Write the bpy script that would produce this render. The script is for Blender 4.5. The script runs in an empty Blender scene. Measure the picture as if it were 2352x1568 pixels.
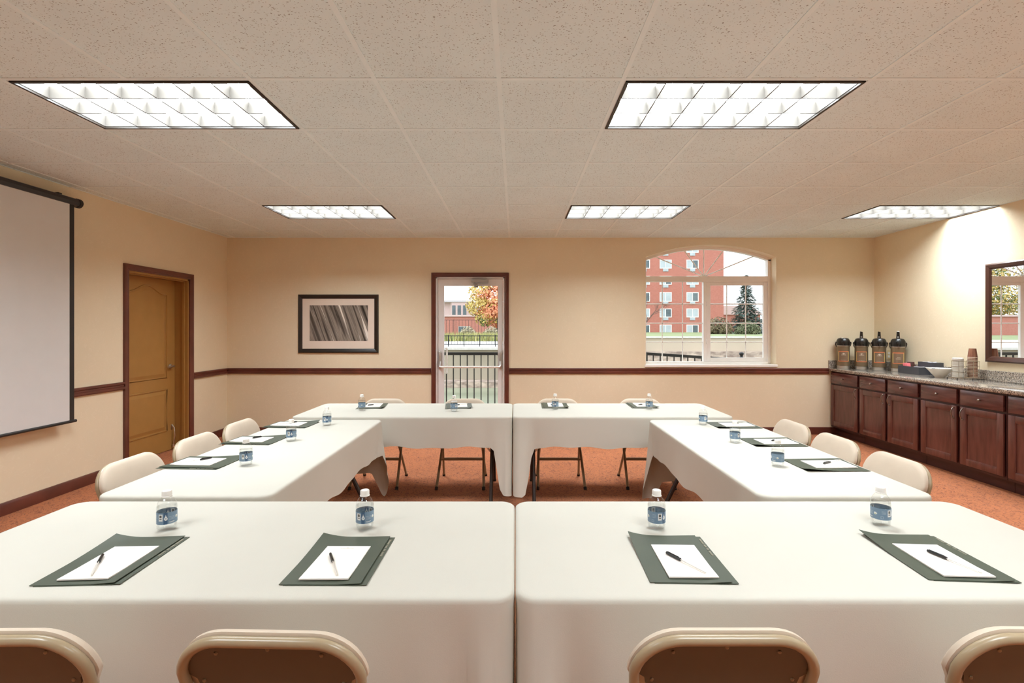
import bpy, bmesh, math, random
from mathutils import Vector, Matrix
random.seed(7)
S = bpy.context.scene
COL = S.collection
PI = math.pi
# ------------------------------------------------------------------ camera
F, VX, VY, CH = 1136.0, 1184.0, 757.0, 1.37          # focal length and vanishing point in pixels of 2352x1568, eye height
cam_d = bpy.data.cameras.new('camera')
cam = bpy.data.objects.new('camera', cam_d); COL.objects.link(cam)
cam.location = (0, 0, CH); cam.rotation_euler = (PI/2, 0, 0)
cam_d.sensor_width = 36; cam_d.lens = F/2352*36
cam_d.shift_x = (1176-VX)/2352; cam_d.shift_y = (VY-784)/2352
cam_d.clip_start = .05; cam_d.clip_end = 600
S.camera = cam
# ------------------------------------------------------------------ sky, exposure
LAMP = 43.0          # radiance of the ceiling lamp panels
SKY = 2.5
w = bpy.data.worlds.new('overcast_sky'); S.world = w; w.use_nodes = True
nt = w.node_tree; nt.nodes.clear()
bgn = nt.nodes.new('ShaderNodeBackground'); wo = nt.nodes.new('ShaderNodeOutputWorld')
tcn = nt.nodes.new('ShaderNodeTexCoord'); sxn = nt.nodes.new('ShaderNodeSeparateXYZ'); rpn = nt.nodes.new('ShaderNodeValToRGB')
nt.links.new(tcn.outputs['Generated'], sxn.inputs[0]); nt.links.new(sxn.outputs['Z'], rpn.inputs[0])
rpn.color_ramp.elements[0].position = 0.0; rpn.color_ramp.elements[0].color = (.94, .96, 1, 1)
rpn.color_ramp.elements[1].position = 0.9; rpn.color_ramp.elements[1].color = (.80, .88, 1, 1)
nt.links.new(rpn.outputs[0], bgn.inputs[0]); nt.links.new(bgn.outputs[0], wo.inputs[0])
bgn.inputs[1].default_value = SKY
sun_d = bpy.data.lights.new('sun', 'SUN'); sun_d.energy = .9; sun_d.angle = math.radians(40); sun_d.color = (1, .97, .92)
sun = bpy.data.objects.new('sun', sun_d); COL.objects.link(sun); sun.rotation_euler = (math.radians(38), 0, math.radians(-12))
S.view_settings.view_transform = 'Standard'; S.view_settings.look = 'None'
S.view_settings.exposure = 0.0; S.view_settings.gamma = 1.0; S.view_settings.use_curve_mapping = False
S.cycles.use_denoising = True
S.cycles.max_bounces = 10; S.cycles.diffuse_bounces = 6; S.cycles.glossy_bounces = 4
S.cycles.transmission_bounces = 8; S.cycles.transparent_max_bounces = 16
S.cycles.sample_clamp_indirect = 6.0; S.cycles.caustics_reflective = False; S.cycles.caustics_refractive = False

def P(px, py, Y):                     # the point at depth Y seen at a pixel of the photograph
    return Vector(((px-VX)/F*Y, Y, CH-(py-VY)/F*Y))

# ------------------------------------------------------------------ materials
def srgb(r, g, b):
    f = lambda c: (c/255/12.92) if c/255 <= .04045 else ((c/255+.055)/1.055)**2.4
    return (f(r), f(g), f(b))
def mat(name, col, rough=.5, metal=0.0, spec=.5, var=.06, vscale=8.0, stretch=(1,1,1), bump=0.0, bscale=60.0, col2=None, coat=0.0, detail=4):
    m = bpy.data.materials.new(name); m.use_nodes = True
    nt = m.node_tree; N = nt.nodes; L = nt.links
    p = N['Principled BSDF']
    p.inputs['Roughness'].default_value = rough; p.inputs['Metallic'].default_value = metal
    p.inputs['Specular IOR Level'].default_value = spec; p.inputs['Coat Weight'].default_value = coat
    tc = N.new('ShaderNodeTexCoord'); mp = N.new('ShaderNodeMapping'); mp.inputs['Scale'].default_value = stretch
    L.new(tc.outputs['Object'], mp.inputs[0])
    n = N.new('ShaderNodeTexNoise'); n.inputs['Scale'].default_value = vscale; n.inputs['Detail'].default_value = detail
    L.new(mp.outputs[0], n.inputs['Vector'])
    r = N.new('ShaderNodeValToRGB')
    c2 = col2 if col2 else tuple(c*(1-var) for c in col)
    c1 = col if col2 else tuple(min(1, c*(1+var)) for c in col)
    r.color_ramp.elements[0].position = .35; r.color_ramp.elements[0].color = (*c2, 1)
    r.color_ramp.elements[1].position = .65; r.color_ramp.elements[1].color = (*c1, 1)
    L.new(n.outputs['Fac'], r.inputs[0]); L.new(r.outputs[0], p.inputs['Base Color'])
    if bump:
        b = N.new('ShaderNodeBump'); b.inputs['Strength'].default_value = bump; b.inputs['Distance'].default_value = .002
        n2 = N.new('ShaderNodeTexNoise'); n2.inputs['Scale'].default_value = bscale; n2.inputs['Detail'].default_value = 3
        L.new(mp.outputs[0], n2.inputs['Vector']); L.new(n2.outputs['Fac'], b.inputs['Height']); L.new(b.outputs[0], p.inputs['Normal'])
    return m
def emit(name, col, s):
    m = bpy.data.materials.new(name); m.use_nodes = True; nt = m.node_tree; nt.nodes.clear()
    e = nt.nodes.new('ShaderNodeEmission'); o = nt.nodes.new('ShaderNodeOutputMaterial')
    e.inputs[0].default_value = (*col, 1); e.inputs[1].default_value = s; nt.links.new(e.outputs[0], o.inputs[0]); return m
def clear(name, tint=(1,1,1), gloss=.10, rough=.02, glass=0.0, ior=1.33):
    # clear sheet: mostly see-through, with a fresnel gloss; 'glass' mixes in real refraction
    m = bpy.data.materials.new(name); m.use_nodes = True; nt = m.node_tree; N = nt.nodes; L = nt.links; N.clear()
    o = N.new('ShaderNodeOutputMaterial'); t = N.new('ShaderNodeBsdfTransparent'); t.inputs[0].default_value = (*tint, 1)
    g = N.new('ShaderNodeBsdfGlossy'); g.inputs['Roughness'].default_value = rough
    fr = N.new('ShaderNodeFresnel'); fr.inputs[0].default_value = 1.45
    mx = N.new('ShaderNodeMixShader')
    ma = N.new('ShaderNodeMath'); ma.operation = 'MULTIPLY'; ma.inputs[1].default_value = gloss*10
    ma.use_clamp = True
    ge = N.new('ShaderNodeNewGeometry'); iv = N.new('ShaderNodeMath'); iv.operation = 'SUBTRACT'; iv.inputs[0].default_value = 1
    L.new(ge.outputs['Backfacing'], iv.inputs[1]); fm = N.new('ShaderNodeMath'); fm.operation = 'MULTIPLY'
    L.new(fr.outputs[0], fm.inputs[0]); L.new(iv.outputs[0], fm.inputs[1])
    L.new(fm.outputs[0], ma.inputs[0]); L.new(ma.outputs[0], mx.inputs[0])
    src = t
    if glass:
        gl = N.new('ShaderNodeBsdfGlass'); gl.inputs['IOR'].default_value = ior; gl.inputs['Roughness'].default_value = 0
        m2 = N.new('ShaderNodeMixShader'); m2.inputs[0].default_value = glass
        L.new(t.outputs[0], m2.inputs[1]); L.new(gl.outputs[0], m2.inputs[2]); src = m2
    L.new(src.outputs[0], mx.inputs[1]); L.new(g.outputs[0], mx.inputs[2]); L.new(mx.outputs[0], o.inputs[0])
    return m
def nodes_of(m): return m.node_tree.nodes, m.node_tree.links, m.node_tree.nodes['Principled BSDF']

def mat_wallpaper():
    m = mat('wallpaper', srgb(232, 217, 187), rough=.62, spec=.25, var=.03, vscale=1.2)
    N, L, p = nodes_of(m)
    tc = N.new('ShaderNodeTexCoord')
    n = N.new('ShaderNodeTexNoise'); n.inputs['Scale'].default_value = 9; n.inputs['Detail'].default_value = 2; n.inputs['Distortion'].default_value = 2.5
    L.new(tc.outputs['Object'], n.inputs['Vector'])
    s = N.new('ShaderNodeMath'); s.operation = 'MULTIPLY'; s.inputs[1].default_value = 22; L.new(n.outputs['Fac'], s.inputs[0])
    si = N.new('ShaderNodeMath'); si.operation = 'SINE'; L.new(s.outputs[0], si.inputs[0])
    r = N.new('ShaderNodeValToRGB'); r.color_ramp.elements[0].position = .82; r.color_ramp.elements[1].position = .98
    L.new(si.outputs[0], r.inputs[0])
    b = N.new('ShaderNodeBump'); b.inputs['Strength'].default_value = .13; b.inputs['Distance'].default_value = .003
    L.new(r.outputs[0], b.inputs['Height']); L.new(b.outputs[0], p.inputs['Normal'])
    base = p.inputs['Base Color'].links[0].from_socket
    mx = N.new('ShaderNodeMix'); mx.data_type = 'RGBA'; mx.blend_type = 'MIX'
    sc = N.new('ShaderNodeMath'); sc.operation = 'MULTIPLY'; sc.inputs[1].default_value = .22; L.new(r.outputs[0], sc.inputs[0])
    L.new(sc.outputs[0], mx.inputs[0]); L.new(base, mx.inputs[6]); mx.inputs[7].default_value = (*srgb(244, 231, 207), 1)
    L.new(mx.outputs[2], p.inputs['Base Color'])
    return m
def mat_carpet():
    m = mat('carpet', srgb(174, 114, 84), rough=.95, spec=.1, var=.12, vscale=3, bump=.6, bscale=220)
    N, L, p = nodes_of(m)
    tc = N.new('ShaderNodeTexCoord')
    n = N.new('ShaderNodeTexNoise'); n.inputs['Scale'].default_value = 22; n.inputs['Detail'].default_value = 1.5; n.inputs['Distortion'].default_value = 1.2
    L.new(tc.outputs['Object'], n.inputs['Vector'])
    a = N.new('ShaderNodeMath'); a.operation = 'MULTIPLY'; a.inputs[1].default_value = 26; L.new(n.outputs['Fac'], a.inputs[0])
    si = N.new('ShaderNodeMath'); si.operation = 'SINE'; L.new(a.outputs[0], si.inputs[0])
    r = N.new('ShaderNodeValToRGB'); e = r.color_ramp.elements
    e[0].position = .25; e[0].color = (*srgb(184, 114, 76), 1); e[1].position = .95; e[1].color = (*srgb(120, 70, 54), 1)
    x = r.color_ramp.elements.new(.6); x.color = (*srgb(174, 120, 92), 1)
    L.new(si.outputs[0], r.inputs[0])
    base = p.inputs['Base Color'].links[0].from_socket
    mx = N.new('ShaderNodeMix'); mx.data_type = 'RGBA'; mx.inputs[0].default_value = .7
    L.new(base, mx.inputs[6]); L.new(r.outputs[0], mx.inputs[7]); L.new(mx.outputs[2], p.inputs['Base Color'])
    return m
def mat_tile():
    m = mat('ceiling_tile', srgb(227, 242, 245), rough=.9, spec=.1, var=.02, vscale=2)
    N, L, p = nodes_of(m)
    tc = N.new('ShaderNodeTexCoord')
    nw = N.new('ShaderNodeTexNoise'); nw.inputs['Scale'].default_value = 24; L.new(tc.outputs['Object'], nw.inputs['Vector'])
    ad = N.new('ShaderNodeMix'); ad.data_type = 'RGBA'; ad.blend_type = 'ADD'; ad.inputs[0].default_value = .035
    L.new(tc.outputs['Object'], ad.inputs[6]); L.new(nw.outputs['Color'], ad.inputs[7])
    mp = N.new('ShaderNodeMapping'); mp.inputs['Scale'].default_value = (1, 1.9, 1); L.new(ad.outputs[2], mp.inputs[0])
    v = N.new('ShaderNodeTexVoronoi'); v.inputs['Scale'].default_value = 84; L.new(mp.outputs[0], v.inputs['Vector'])
    # only some of the cells hold a fissure
    sep = N.new('ShaderNodeSeparateColor'); L.new(v.outputs['Color'], sep.inputs[0])
    th = N.new('ShaderNodeMath'); th.operation = 'MULTIPLY'; th.inputs[1].default_value = .34; L.new(sep.outputs[0], th.inputs[0])
    lt = N.new('ShaderNodeMath'); lt.operation = 'LESS_THAN'; L.new(v.outputs['Distance'], lt.inputs[0]); L.new(th.outputs[0], lt.inputs[1])
    base = p.inputs['Base Color'].links[0].from_socket
    mx = N.new('ShaderNodeMix'); mx.data_type = 'RGBA'
    sc = N.new('ShaderNodeMath'); sc.operation = 'MULTIPLY'; sc.inputs[1].default_value = .62; L.new(lt.outputs[0], sc.inputs[0])
    L.new(sc.outputs[0], mx.inputs[0]); L.new(base, mx.inputs[6]); mx.inputs[7].default_value = (*srgb(92, 80, 66), 1)
    L.new(mx.outputs[2], p.inputs['Base Color'])
    b = N.new('ShaderNodeBump'); b.inputs['Strength'].default_value = .3; b.inputs['Distance'].default_value = .002
    n3 = N.new('ShaderNodeTexNoise'); n3.inputs['Scale'].default_value = 120; L.new(tc.outputs['Object'], n3.inputs['Vector'])
    L.new(n3.outputs['Fac'], b.inputs['Height']); L.new(b.outputs[0], p.inputs['Normal'])
    return m
def mat_granite():
    m = mat('granite', (.2,.2,.2), rough=.12, spec=.5, var=.1, coat=.4)
    N, L, p = nodes_of(m)
    tc = N.new('ShaderNodeTexCoord')
    v = N.new('ShaderNodeTexVoronoi'); v.inputs['Scale'].default_value = 240; L.new(tc.outputs['Object'], v.inputs['Vector'])
    sep = N.new('ShaderNodeSeparateColor'); L.new(v.outputs['Color'], sep.inputs[0])
    r = N.new('ShaderNodeValToRGB'); r.color_ramp.interpolation = 'CONSTANT'; e = r.color_ramp.elements
    e[0].position = 0; e[0].color = (*srgb(76, 68, 62), 1); e[1].position = .26; e[1].color = (*srgb(140, 130, 120), 1)
    for pos, c in ((.48, (170, 154, 136)), (.66, (196, 186, 174)), (.86, (98, 102, 98)), (.93, (222, 210, 194))):
        x = r.color_ramp.elements.new(pos); x.color = (*srgb(*c), 1)
    L.new(sep.outputs[0], r.inputs[0]); L.new(r.outputs[0], p.inputs['Base Color'])
    return m
def mat_brick(name, c1, c2, mortar, scale, axis_rot=(PI/2,0,0), msize=.012):
    m = mat(name, c1, rough=.9, spec=.1)
    N, L, p = nodes_of(m)
    tc = N.new('ShaderNodeTexCoord'); mp = N.new('ShaderNodeMapping'); mp.inputs['Rotation'].default_value = axis_rot
    L.new(tc.outputs['Object'], mp.inputs[0])
    b = N.new('ShaderNodeTexBrick'); b.inputs['Scale'].default_value = scale
    b.inputs['Color1'].default_value = (*c1, 1); b.inputs['Color2'].default_value = (*c2, 1); b.inputs['Mortar'].default_value = (*mortar, 1)
    b.inputs['Mortar Size'].default_value = msize
    L.new(mp.outputs[0], b.inputs['Vector']); L.new(b.outputs['Color'], p.inputs['Base Color'])
    return m
def mat_art():
    m = mat('abstract_print', (.2,.2,.2), rough=.25, spec=.4)
    N, L, p = nodes_of(m)
    tc = N.new('ShaderNodeTexCoord'); mp = N.new('ShaderNodeMapping')
    mp.vector_type = 'TEXTURE'; mp.inputs['Rotation'].default_value = (0, math.radians(-20), 0); mp.inputs['Scale'].default_value = (.062, 1, 1.6)
    L.new(tc.outputs['Object'], mp.inputs[0])
    n = N.new('ShaderNodeTexNoise'); n.inputs['Scale'].default_value = 1.1; n.inputs['Detail'].default_value = 5; n.inputs['Distortion'].default_value = .3
    L.new(mp.outputs[0], n.inputs['Vector'])
    r = N.new('ShaderNodeValToRGB'); e = r.color_ramp.elements
    e[0].position = .36; e[0].color = (*srgb(30, 26, 22), 1); e[1].position = .68; e[1].color = (*srgb(238, 230, 218), 1)
    for pos, c in ((.45, (96, 88, 80)), (.53, (150, 140, 128)), (.60, (112, 102, 92))):
        x = r.color_ramp.elements.new(pos); x.color = (*srgb(*c), 1)
    L.new(n.outputs['Fac'], r.inputs[0]); L.new(r.outputs[0], p.inputs['Base Color'])
    return m

M = {}
M['wall'] = mat_wallpaper()
M['carpet'] = mat_carpet()
M['tile'] = mat_tile()
M['tbar'] = mat('grid_bar_paint', srgb(232, 246, 249), rough=.5, var=.02)
M['granite'] = mat_granite()
M['trimwood'] = mat('mahogany_trim', srgb(98, 50, 38), rough=.33, spec=.5, var=.2, vscale=5, stretch=(1,1,1), coat=.15)
M['cabwood'] = mat('dark_cherry_wood', srgb(106, 62, 54), rough=.30, spec=.5, vscale=7, stretch=(4,4,.6), col2=srgb(82, 44, 38), coat=.25)
M['drawerwood'] = mat('dark_cherry_wood_across', srgb(108, 68, 64), rough=.26, spec=.5, vscale=7, stretch=(4,.6,4), col2=srgb(78, 42, 42), coat=.25)
M['cabdark'] = mat('dark_cherry_frame', srgb(62, 30, 27), rough=.4, var=.15)
M['tan'] = mat('tan_door_paint', srgb(168, 124, 66), rough=.42, spec=.4, var=.03)
M['chrome'] = mat('brushed_metal', srgb(214, 210, 204), rough=.34, metal=1, var=.03)
M['nickel'] = mat('dark_nickel', srgb(150, 140, 132), rough=.28, metal=1, var=.03)
M['greymetal'] = mat('grey_aluminium', srgb(176, 172, 168), rough=.35, metal=.8, var=.03)
M['doorgrey'] = mat('pale_grey_door_paint', srgb(228, 226, 224), rough=.45, var=.02)
M['whitevinyl'] = mat('white_vinyl', srgb(245, 242, 236), rough=.4, var=.02)
M['cloth'] = mat('white_tablecloth_linen', srgb(195, 191, 179), rough=.9, spec=.15, var=.015, vscale=3, bump=.12, bscale=420)
M['legbrown'] = mat('dark_brown_steel', srgb(54, 44, 40), rough=.4, spec=.5, var=.05)
M['tabletop'] = mat('brown_laminate', srgb(96, 74, 56), rough=.5, var=.1)
M['chairtube'] = mat('beige_enamel_steel', srgb(160, 142, 113), rough=.30, spec=.5, var=.03)
M['chairpan'] = mat('shaded_beige_enamel_steel', srgb(94, 85, 68), rough=.42, spec=.4, var=.04)  # frame's beige steel, its colour darkened for the shade on the chair backs
M['chairpad'] = mat('beige_vinyl_padding', srgb(202, 186, 166), rough=.6, spec=.3, var=.03, bump=.15, bscale=300)
M['rivet'] = mat('steel_rivet', srgb(140, 126, 104), rough=.3, metal=.8)
M['rubber'] = mat('dark_rubber', srgb(50, 44, 40), rough=.8)
M['folder'] = mat('dark_green_card', srgb(70, 76, 62), rough=.55, spec=.35, var=.05)
M['foldertext'] = mat('pale_print', srgb(138, 134, 116), rough=.6)
M['paper'] = mat('white_paper', srgb(236, 230, 220), rough=.8, var=.01)
M['papertext'] = mat('grey_print', srgb(190, 184, 172), rough=.8)
M['penblack'] = mat('black_pen_plastic', srgb(24, 22, 20), rough=.25)
M['penclear'] = clear('clear_pen_barrel', tint=(.97,.965,.955), gloss=.09)
M['ink'] = mat('pen_ink_tube', srgb(214, 210, 204), rough=.4)
M['pet'] = clear('clear_bottle_plastic', tint=(.97,.975,.975), gloss=.12, rough=.04)
M['water'] = clear('still_water', tint=(.96,.97,.97), gloss=.04, rough=.0, glass=.15)
M['capwhite'] = mat('white_cap_plastic', srgb(238, 236, 230), rough=.4, var=.01)
M['lblue'] = mat('label_blue', srgb(116, 142, 164), rough=.4)
M['lnavy'] = mat('label_navy', srgb(66, 94, 124), rough=.4)
M['lwhite'] = mat('label_white', srgb(226, 228, 226), rough=.4)
M['lgrey'] = mat('label_grey_blue', srgb(160, 176, 190), rough=.4)
M['lgreen'] = mat('label_green', srgb(196, 204, 160), rough=.4)
M['lblack'] = mat('label_black', srgb(92, 90, 86), rough=.4)
M['screen'] = mat('projection_fabric', srgb(220, 220, 218), rough=.8, spec=.2, var=.01)
M['black'] = mat('black_paint', srgb(34, 31, 28), rough=.45, var=.05)
M['screenblack'] = mat('black_screen_casing', srgb(40, 38, 40), rough=.35, var=.05)
M['frameblack'] = mat('black_picture_frame', srgb(36, 30, 24), rough=.35, var=.06)
M['mat'] = mat('cream_mat_board', srgb(228, 214, 198), rough=.8, var=.01)
M['art'] = mat_art()
M['mirrorwood'] = mat('dark_brown_mirror_frame', srgb(74, 46, 36), rough=.3, var=.1, coat=.2)
M['mirror'] = mat('mirror_silver', (.92,.92,.92), rough=0.0, metal=1, var=0)
M['shadowgap'] = mat('painted_shadow_gap', srgb(44, 36, 28), rough=.5)  # near-black colour painting the shadow line around each ceiling light
M['louver'] = mat('satin_louver', (.105,.094,.082), rough=.6, spec=.3, var=.03)
M['housing'] = mat('white_light_housing', srgb(235, 233, 226), rough=.6, var=.01)
M['lamp'] = emit('lit_lamp_panel', (1, 1.10, 1.17), LAMP)
M['pane'] = clear('window_glass', tint=(.98,.99,.985), gloss=.06, rough=0)
M['airpotbody'] = mat('bronze_steel', srgb(128, 110, 86), rough=.34, metal=.45, var=.04)
M['airpotblack'] = mat('black_plastic', srgb(28, 25, 22), rough=.28, var=.05)
M['plaque'] = mat('brown_label_field', srgb(124, 100, 78), rough=.5)
M['plaqueorange'] = mat('orange_label_border', srgb(220, 122, 78), rough=.5)
M['plaqueyellow'] = mat('yellow_label_border', srgb(214, 184, 112), rough=.5)
M['plaquetext'] = mat('pale_label_print', srgb(206, 190, 168), rough=.5)
M['slate'] = mat('dark_slate_box', srgb(66, 68, 74), rough=.4, var=.04)
M['porcelain'] = mat('white_porcelain', srgb(228, 222, 210), rough=.18, var=.01, coat=.3)
M['pink'] = mat('pink_packet', srgb(226, 118, 124), rough=.5)
M['whitepacket'] = mat('white_packet', srgb(226, 222, 226), rough=.6)
M['teabrown'] = mat('brown_packet', srgb(74, 44, 38), rough=.5)
M['cup'] = mat('brown_paper_cup', srgb(112, 62, 44), rough=.4, vscale=18, stretch=(3,3,.1), col2=srgb(150, 104, 80))
M['cuprim'] = mat('pale_cup_rim', srgb(214, 192, 168), rough=.4)
M['lid'] = mat('white_lid_plastic', srgb(236, 232, 224), rough=.35, var=.01)
M['wire'] = mat('chrome_wire', srgb(196, 186, 172), rough=.2, metal=1)
M['plate'] = mat('ivory_wall_plate', srgb(222, 200, 150), rough=.4, var=.01)
# outdoors
M['paving'] = mat('terrace_concrete', srgb(170, 165, 155), rough=.9, var=.1)
M['concrete'] = mat('canal_concrete', srgb(158, 148, 130), rough=.9, vscale=.5, var=.16, stretch=(1,1,.4))
M['tanwall'] = mat('tan_canal_wall', srgb(194, 180, 160), rough=.9, vscale=.4, var=.07)
M['rubble'] = mat('rubble_stone', srgb(206, 186, 170), rough=.95, vscale=2.2, col2=srgb(140, 122, 112), stretch=(1,1,2.2), bump=1, bscale=5)
M['promenade'] = mat('pale_promenade_paving', srgb(206, 202, 196), rough=.9, var=.05)
M['grass'] = mat('lawn_grass', srgb(140, 150, 104), rough=.95, vscale=1.5, var=.2)
M['drygrass'] = mat('ornamental_grass', srgb(196, 186, 124), rough=.9, vscale=3, col2=srgb(134, 146, 86))
M['river'] = mat('green_river_water', srgb(124, 130, 106), rough=.3, spec=.3, vscale=.6, col2=srgb(152, 156, 130), stretch=(.4,1,1))
M['brick'] = mat_brick('red_brick', srgb(182, 118, 104), srgb(168, 104, 92), srgb(196, 154, 142), 3.2)
M['brick2'] = mat_brick('pink_brick', srgb(186, 124, 112), srgb(174, 112, 100), srgb(196, 156, 146), 3.2)
M['palepink'] = mat('pale_pink_render', srgb(206, 182, 180), rough=.9)
M['palegrey'] = mat('pale_grey_render', srgb(190, 186, 190), rough=.9)
M['darkglass'] = mat('dark_window_glass', srgb(84, 98, 104), rough=.15, var=.2, vscale=.8)
M['blind'] = mat('pale_window_blind', srgb(176, 186, 192), rough=.7, vscale=1.0, var=.08)
M['whitepaint'] = mat('white_exterior_paint', srgb(232, 230, 226), rough=.6)
M['railblack'] = mat('black_iron', srgb(30, 32, 34), rough=.5)
M['bark'] = mat('grey_bark', srgb(98, 84, 76), rough=.95)
M['leaforange'] = mat('orange_leaves', srgb(240, 172, 132), rough=.8, vscale=.6, col2=srgb(224, 138, 104))
M['leafyellow'] = mat('yellow_leaves', srgb(216, 190, 116), rough=.8, vscale=.6, col2=srgb(188, 166, 88))
M['leafgreen'] = mat('green_leaves', srgb(122, 136, 80), rough=.8, vscale=.6, col2=srgb(88, 106, 62))
M['spruce'] = mat('blue_green_needles', srgb(96, 118, 108), rough=.9, vscale=.7, col2=srgb(62, 84, 76))
M['olivegreen'] = mat('olive_green_leaves', srgb(120, 124, 92), rough=.9, vscale=.8, col2=srgb(92, 100, 72))
M['paleshrub'] = mat('pale_seed_heads', srgb(206, 190, 168), rough=.9, vscale=.8, col2=srgb(160, 150, 120))
M['olive'] = mat('olive_brown_leaves', srgb(142, 132, 100), rough=.9, vscale=.8, col2=srgb(110, 100, 78))

# ------------------------------------------------------------------ mesh builder
class MB:
    def __init__(s): s.bm = bmesh.new(); s.mi = 0
    def face(s, vs):
        try: f = s.bm.faces.new(vs); f.material_index = s.mi; return f
        except ValueError: return None
    def box(s, a, b, bev=0.0, seg=2, mtx=None):
        x0,y0,z0 = (min(a[i],b[i]) for i in range(3)); x1,y1,z1 = (max(a[i],b[i]) for i in range(3))
        v = [s.bm.verts.new(c) for c in ((x0,y0,z0),(x1,y0,z0),(x1,y1,z0),(x0,y1,z0),(x0,y0,z1),(x1,y0,z1),(x1,y1,z1),(x0,y1,z1))]
        fs = [s.face([v[i] for i in q]) for q in ((0,3,2,1),(4,5,6,7),(0,1,5,4),(1,2,6,5),(2,3,7,6),(3,0,4,7))]
        allv = v
        if bev > 0:
            es = list({e for f in fs for e in f.edges})
            r = bmesh.ops.bevel(s.bm, geom=es, offset=bev, segments=seg, profile=.5, affect='EDGES')
            allv = list({vv for f in r['faces'] for vv in f.verts} | {vv for vv in v if vv.is_valid})
            for f in r['faces']: f.material_index = s.mi
        if mtx is not None: bmesh.ops.transform(s.bm, matrix=mtx, verts=allv)
        return s
    def prism(s, pts, d, bev=0.0):
        # polygon of 3D points pushed along d
        d = Vector(d); a = [s.bm.verts.new(p) for p in pts]; b = [s.bm.verts.new(Vector(p)+d) for p in pts]; n = len(pts)
        f1 = s.face(a[::-1]); f2 = s.face(b)
        for i in range(n): s.face([a[i], a[(i+1)%n], b[(i+1)%n], b[i]])
        if n > 4: bmesh.ops.triangulate(s.bm, faces=[f for f in (f1, f2) if f])
        return s
    def tube(s, pts, r, n=8, closed=False, rf=None, caps=True):
        pts = [Vector(p) for p in pts]; m = len(pts); rings = []
        up = None
        for i, p in enumerate(pts):
            if closed: t = (pts[(i+1)%m]-pts[i-1])
            else: t = pts[min(i+1,m-1)]-pts[max(i-1,0)]
            t.normalize()
            if up is None:
                up = Vector((0,0,1)) if abs(t.z) < .9 else Vector((1,0,0))
            u = (up - t*up.dot(t)); 
            if u.length < 1e-5: u = t.orthogonal()
            u.normalize(); up = u; v = t.cross(u)
            rr = r if rf is None else r*rf(i/(m-1))
            rings.append([s.bm.verts.new(p + (u*math.cos(k*2*PI/n)+v*math.sin(k*2*PI/n))*rr) for k in range(n)])
        for i in range(m if closed else m-1):
            A, B = rings[i], rings[(i+1)%m]
            for k in range(n): s.face([A[k], A[(k+1)%n], B[(k+1)%n], B[k]])
        if not closed and caps: s.face(rings[0][::-1]); s.face(rings[-1])
        return s
    def lathe(s, prof, c=(0,0,0), n=24, cap0=True, cap1=True, mis=None):
        rings = []
        for r, z in prof:
            rings.append([s.bm.verts.new((c[0]+r*math.cos(2*PI*k/n), c[1]+r*math.sin(2*PI*k/n), c[2]+z)) for k in range(n)] if r > 1e-6 else [s.bm.verts.new((c[0],c[1],c[2]+z))])
        for i in range(len(rings)-1):
            A, B = rings[i], rings[i+1]
            if mis: s.mi = mis[i]
            for k in range(n):
                k2 = (k+1) % n
                if len(A) > 1 and len(B) > 1: s.face([A[k], A[k2], B[k2], B[k]])
                elif len(A) > 1: s.face([A[k], A[k2], B[0]])
                elif len(B) > 1: s.face([A[0], B[k2], B[k]])
        if cap0 and len(rings[0]) > 1: s.face(rings[0][::-1])
        if cap1 and len(rings[-1]) > 1: s.face(rings[-1])
        return s
    def ball(s, c, r, sc=(1,1,1), u=12, v=8):
        g = bmesh.ops.create_uvsphere(s.bm, u_segments=u, v_segments=v, radius=r)
        for vv in g['verts']: vv.co = Vector((vv.co.x*sc[0]+c[0], vv.co.y*sc[1]+c[1], vv.co.z*sc[2]+c[2]))
        return s
    def quad(s, a, b, c, d): s.face([s.bm.verts.new(p) for p in (a,b,c,d)]); return s
    def build(s, name, mats, parent=None, ang=35, flip=True, loc=None):
        if flip: bmesh.ops.recalc_face_normals(s.bm, faces=s.bm.faces[:])
        me = bpy.data.meshes.new(name); s.bm.to_mesh(me); s.bm.free()
        for m in (mats if isinstance(mats, (list, tuple)) else [mats]): me.materials.append(m)
        me.shade_smooth()
        try: me.set_sharp_from_angle(angle=math.radians(ang))
        except Exception: pass
        o = bpy.data.objects.new(name, me); COL.objects.link(o)
        if parent is not None: o.parent = parent
        if loc is not None: o.location = loc
        return o
def tag(o, label=None, cat=None, group=None, kind=None):
    if label: o['label'] = label
    if cat: o['category'] = cat
    if group: o['group'] = group
    if kind: o['kind'] = kind
    return o
def thing(name, label, cat, loc=(0,0,0), rz=0, group=None):
    o = bpy.data.objects.new(name, None); COL.objects.link(o); o.empty_display_size = .1
    o.location = loc; o.rotation_euler = (0,0,rz)
    return tag(o, label, cat, group)
def dup(root, loc, rz, label):
    r = root.copy(); COL.objects.link(r); r.location = loc; r.rotation_euler = (0,0,rz); r['label'] = label
    for ch in list(root.children):
        c = ch.copy(); COL.objects.link(c); c.parent = r
        for g in list(ch.children):
            d = g.copy(); COL.objects.link(d); d.parent = c
    return r
def struct(o): o['kind'] = 'structure'; return o
def arc(c, r, a0, a1, n, plane='xz'):
    out = []
    for i in range(n+1):
        a = a0+(a1-a0)*i/n
        out.append((c[0]+r*math.cos(a), c[1]+r*math.sin(a)))
    return out

# ------------------------------------------------------------------ room shell
XL, XR, YB, YF, ZC = -3.779, 4.703, 6.484, -2.9, 2.58
WT = .25
DX0, DX1, DZ = -1.045, -.142, 2.06                       # glass door opening
WX0, WX1, WZ0, WZS, WZT = 1.707, 3.419, .91, 2.323, 2.483  # arched window opening
LY0, LY1, LZ = 4.825, 5.722, 1.95                        # tan door opening in the left wall
mb = MB().box((XL-WT, YF-WT, -.12), (XR+WT, YB+WT, 0)); struct(mb.build('floor', M['carpet']))
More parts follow.
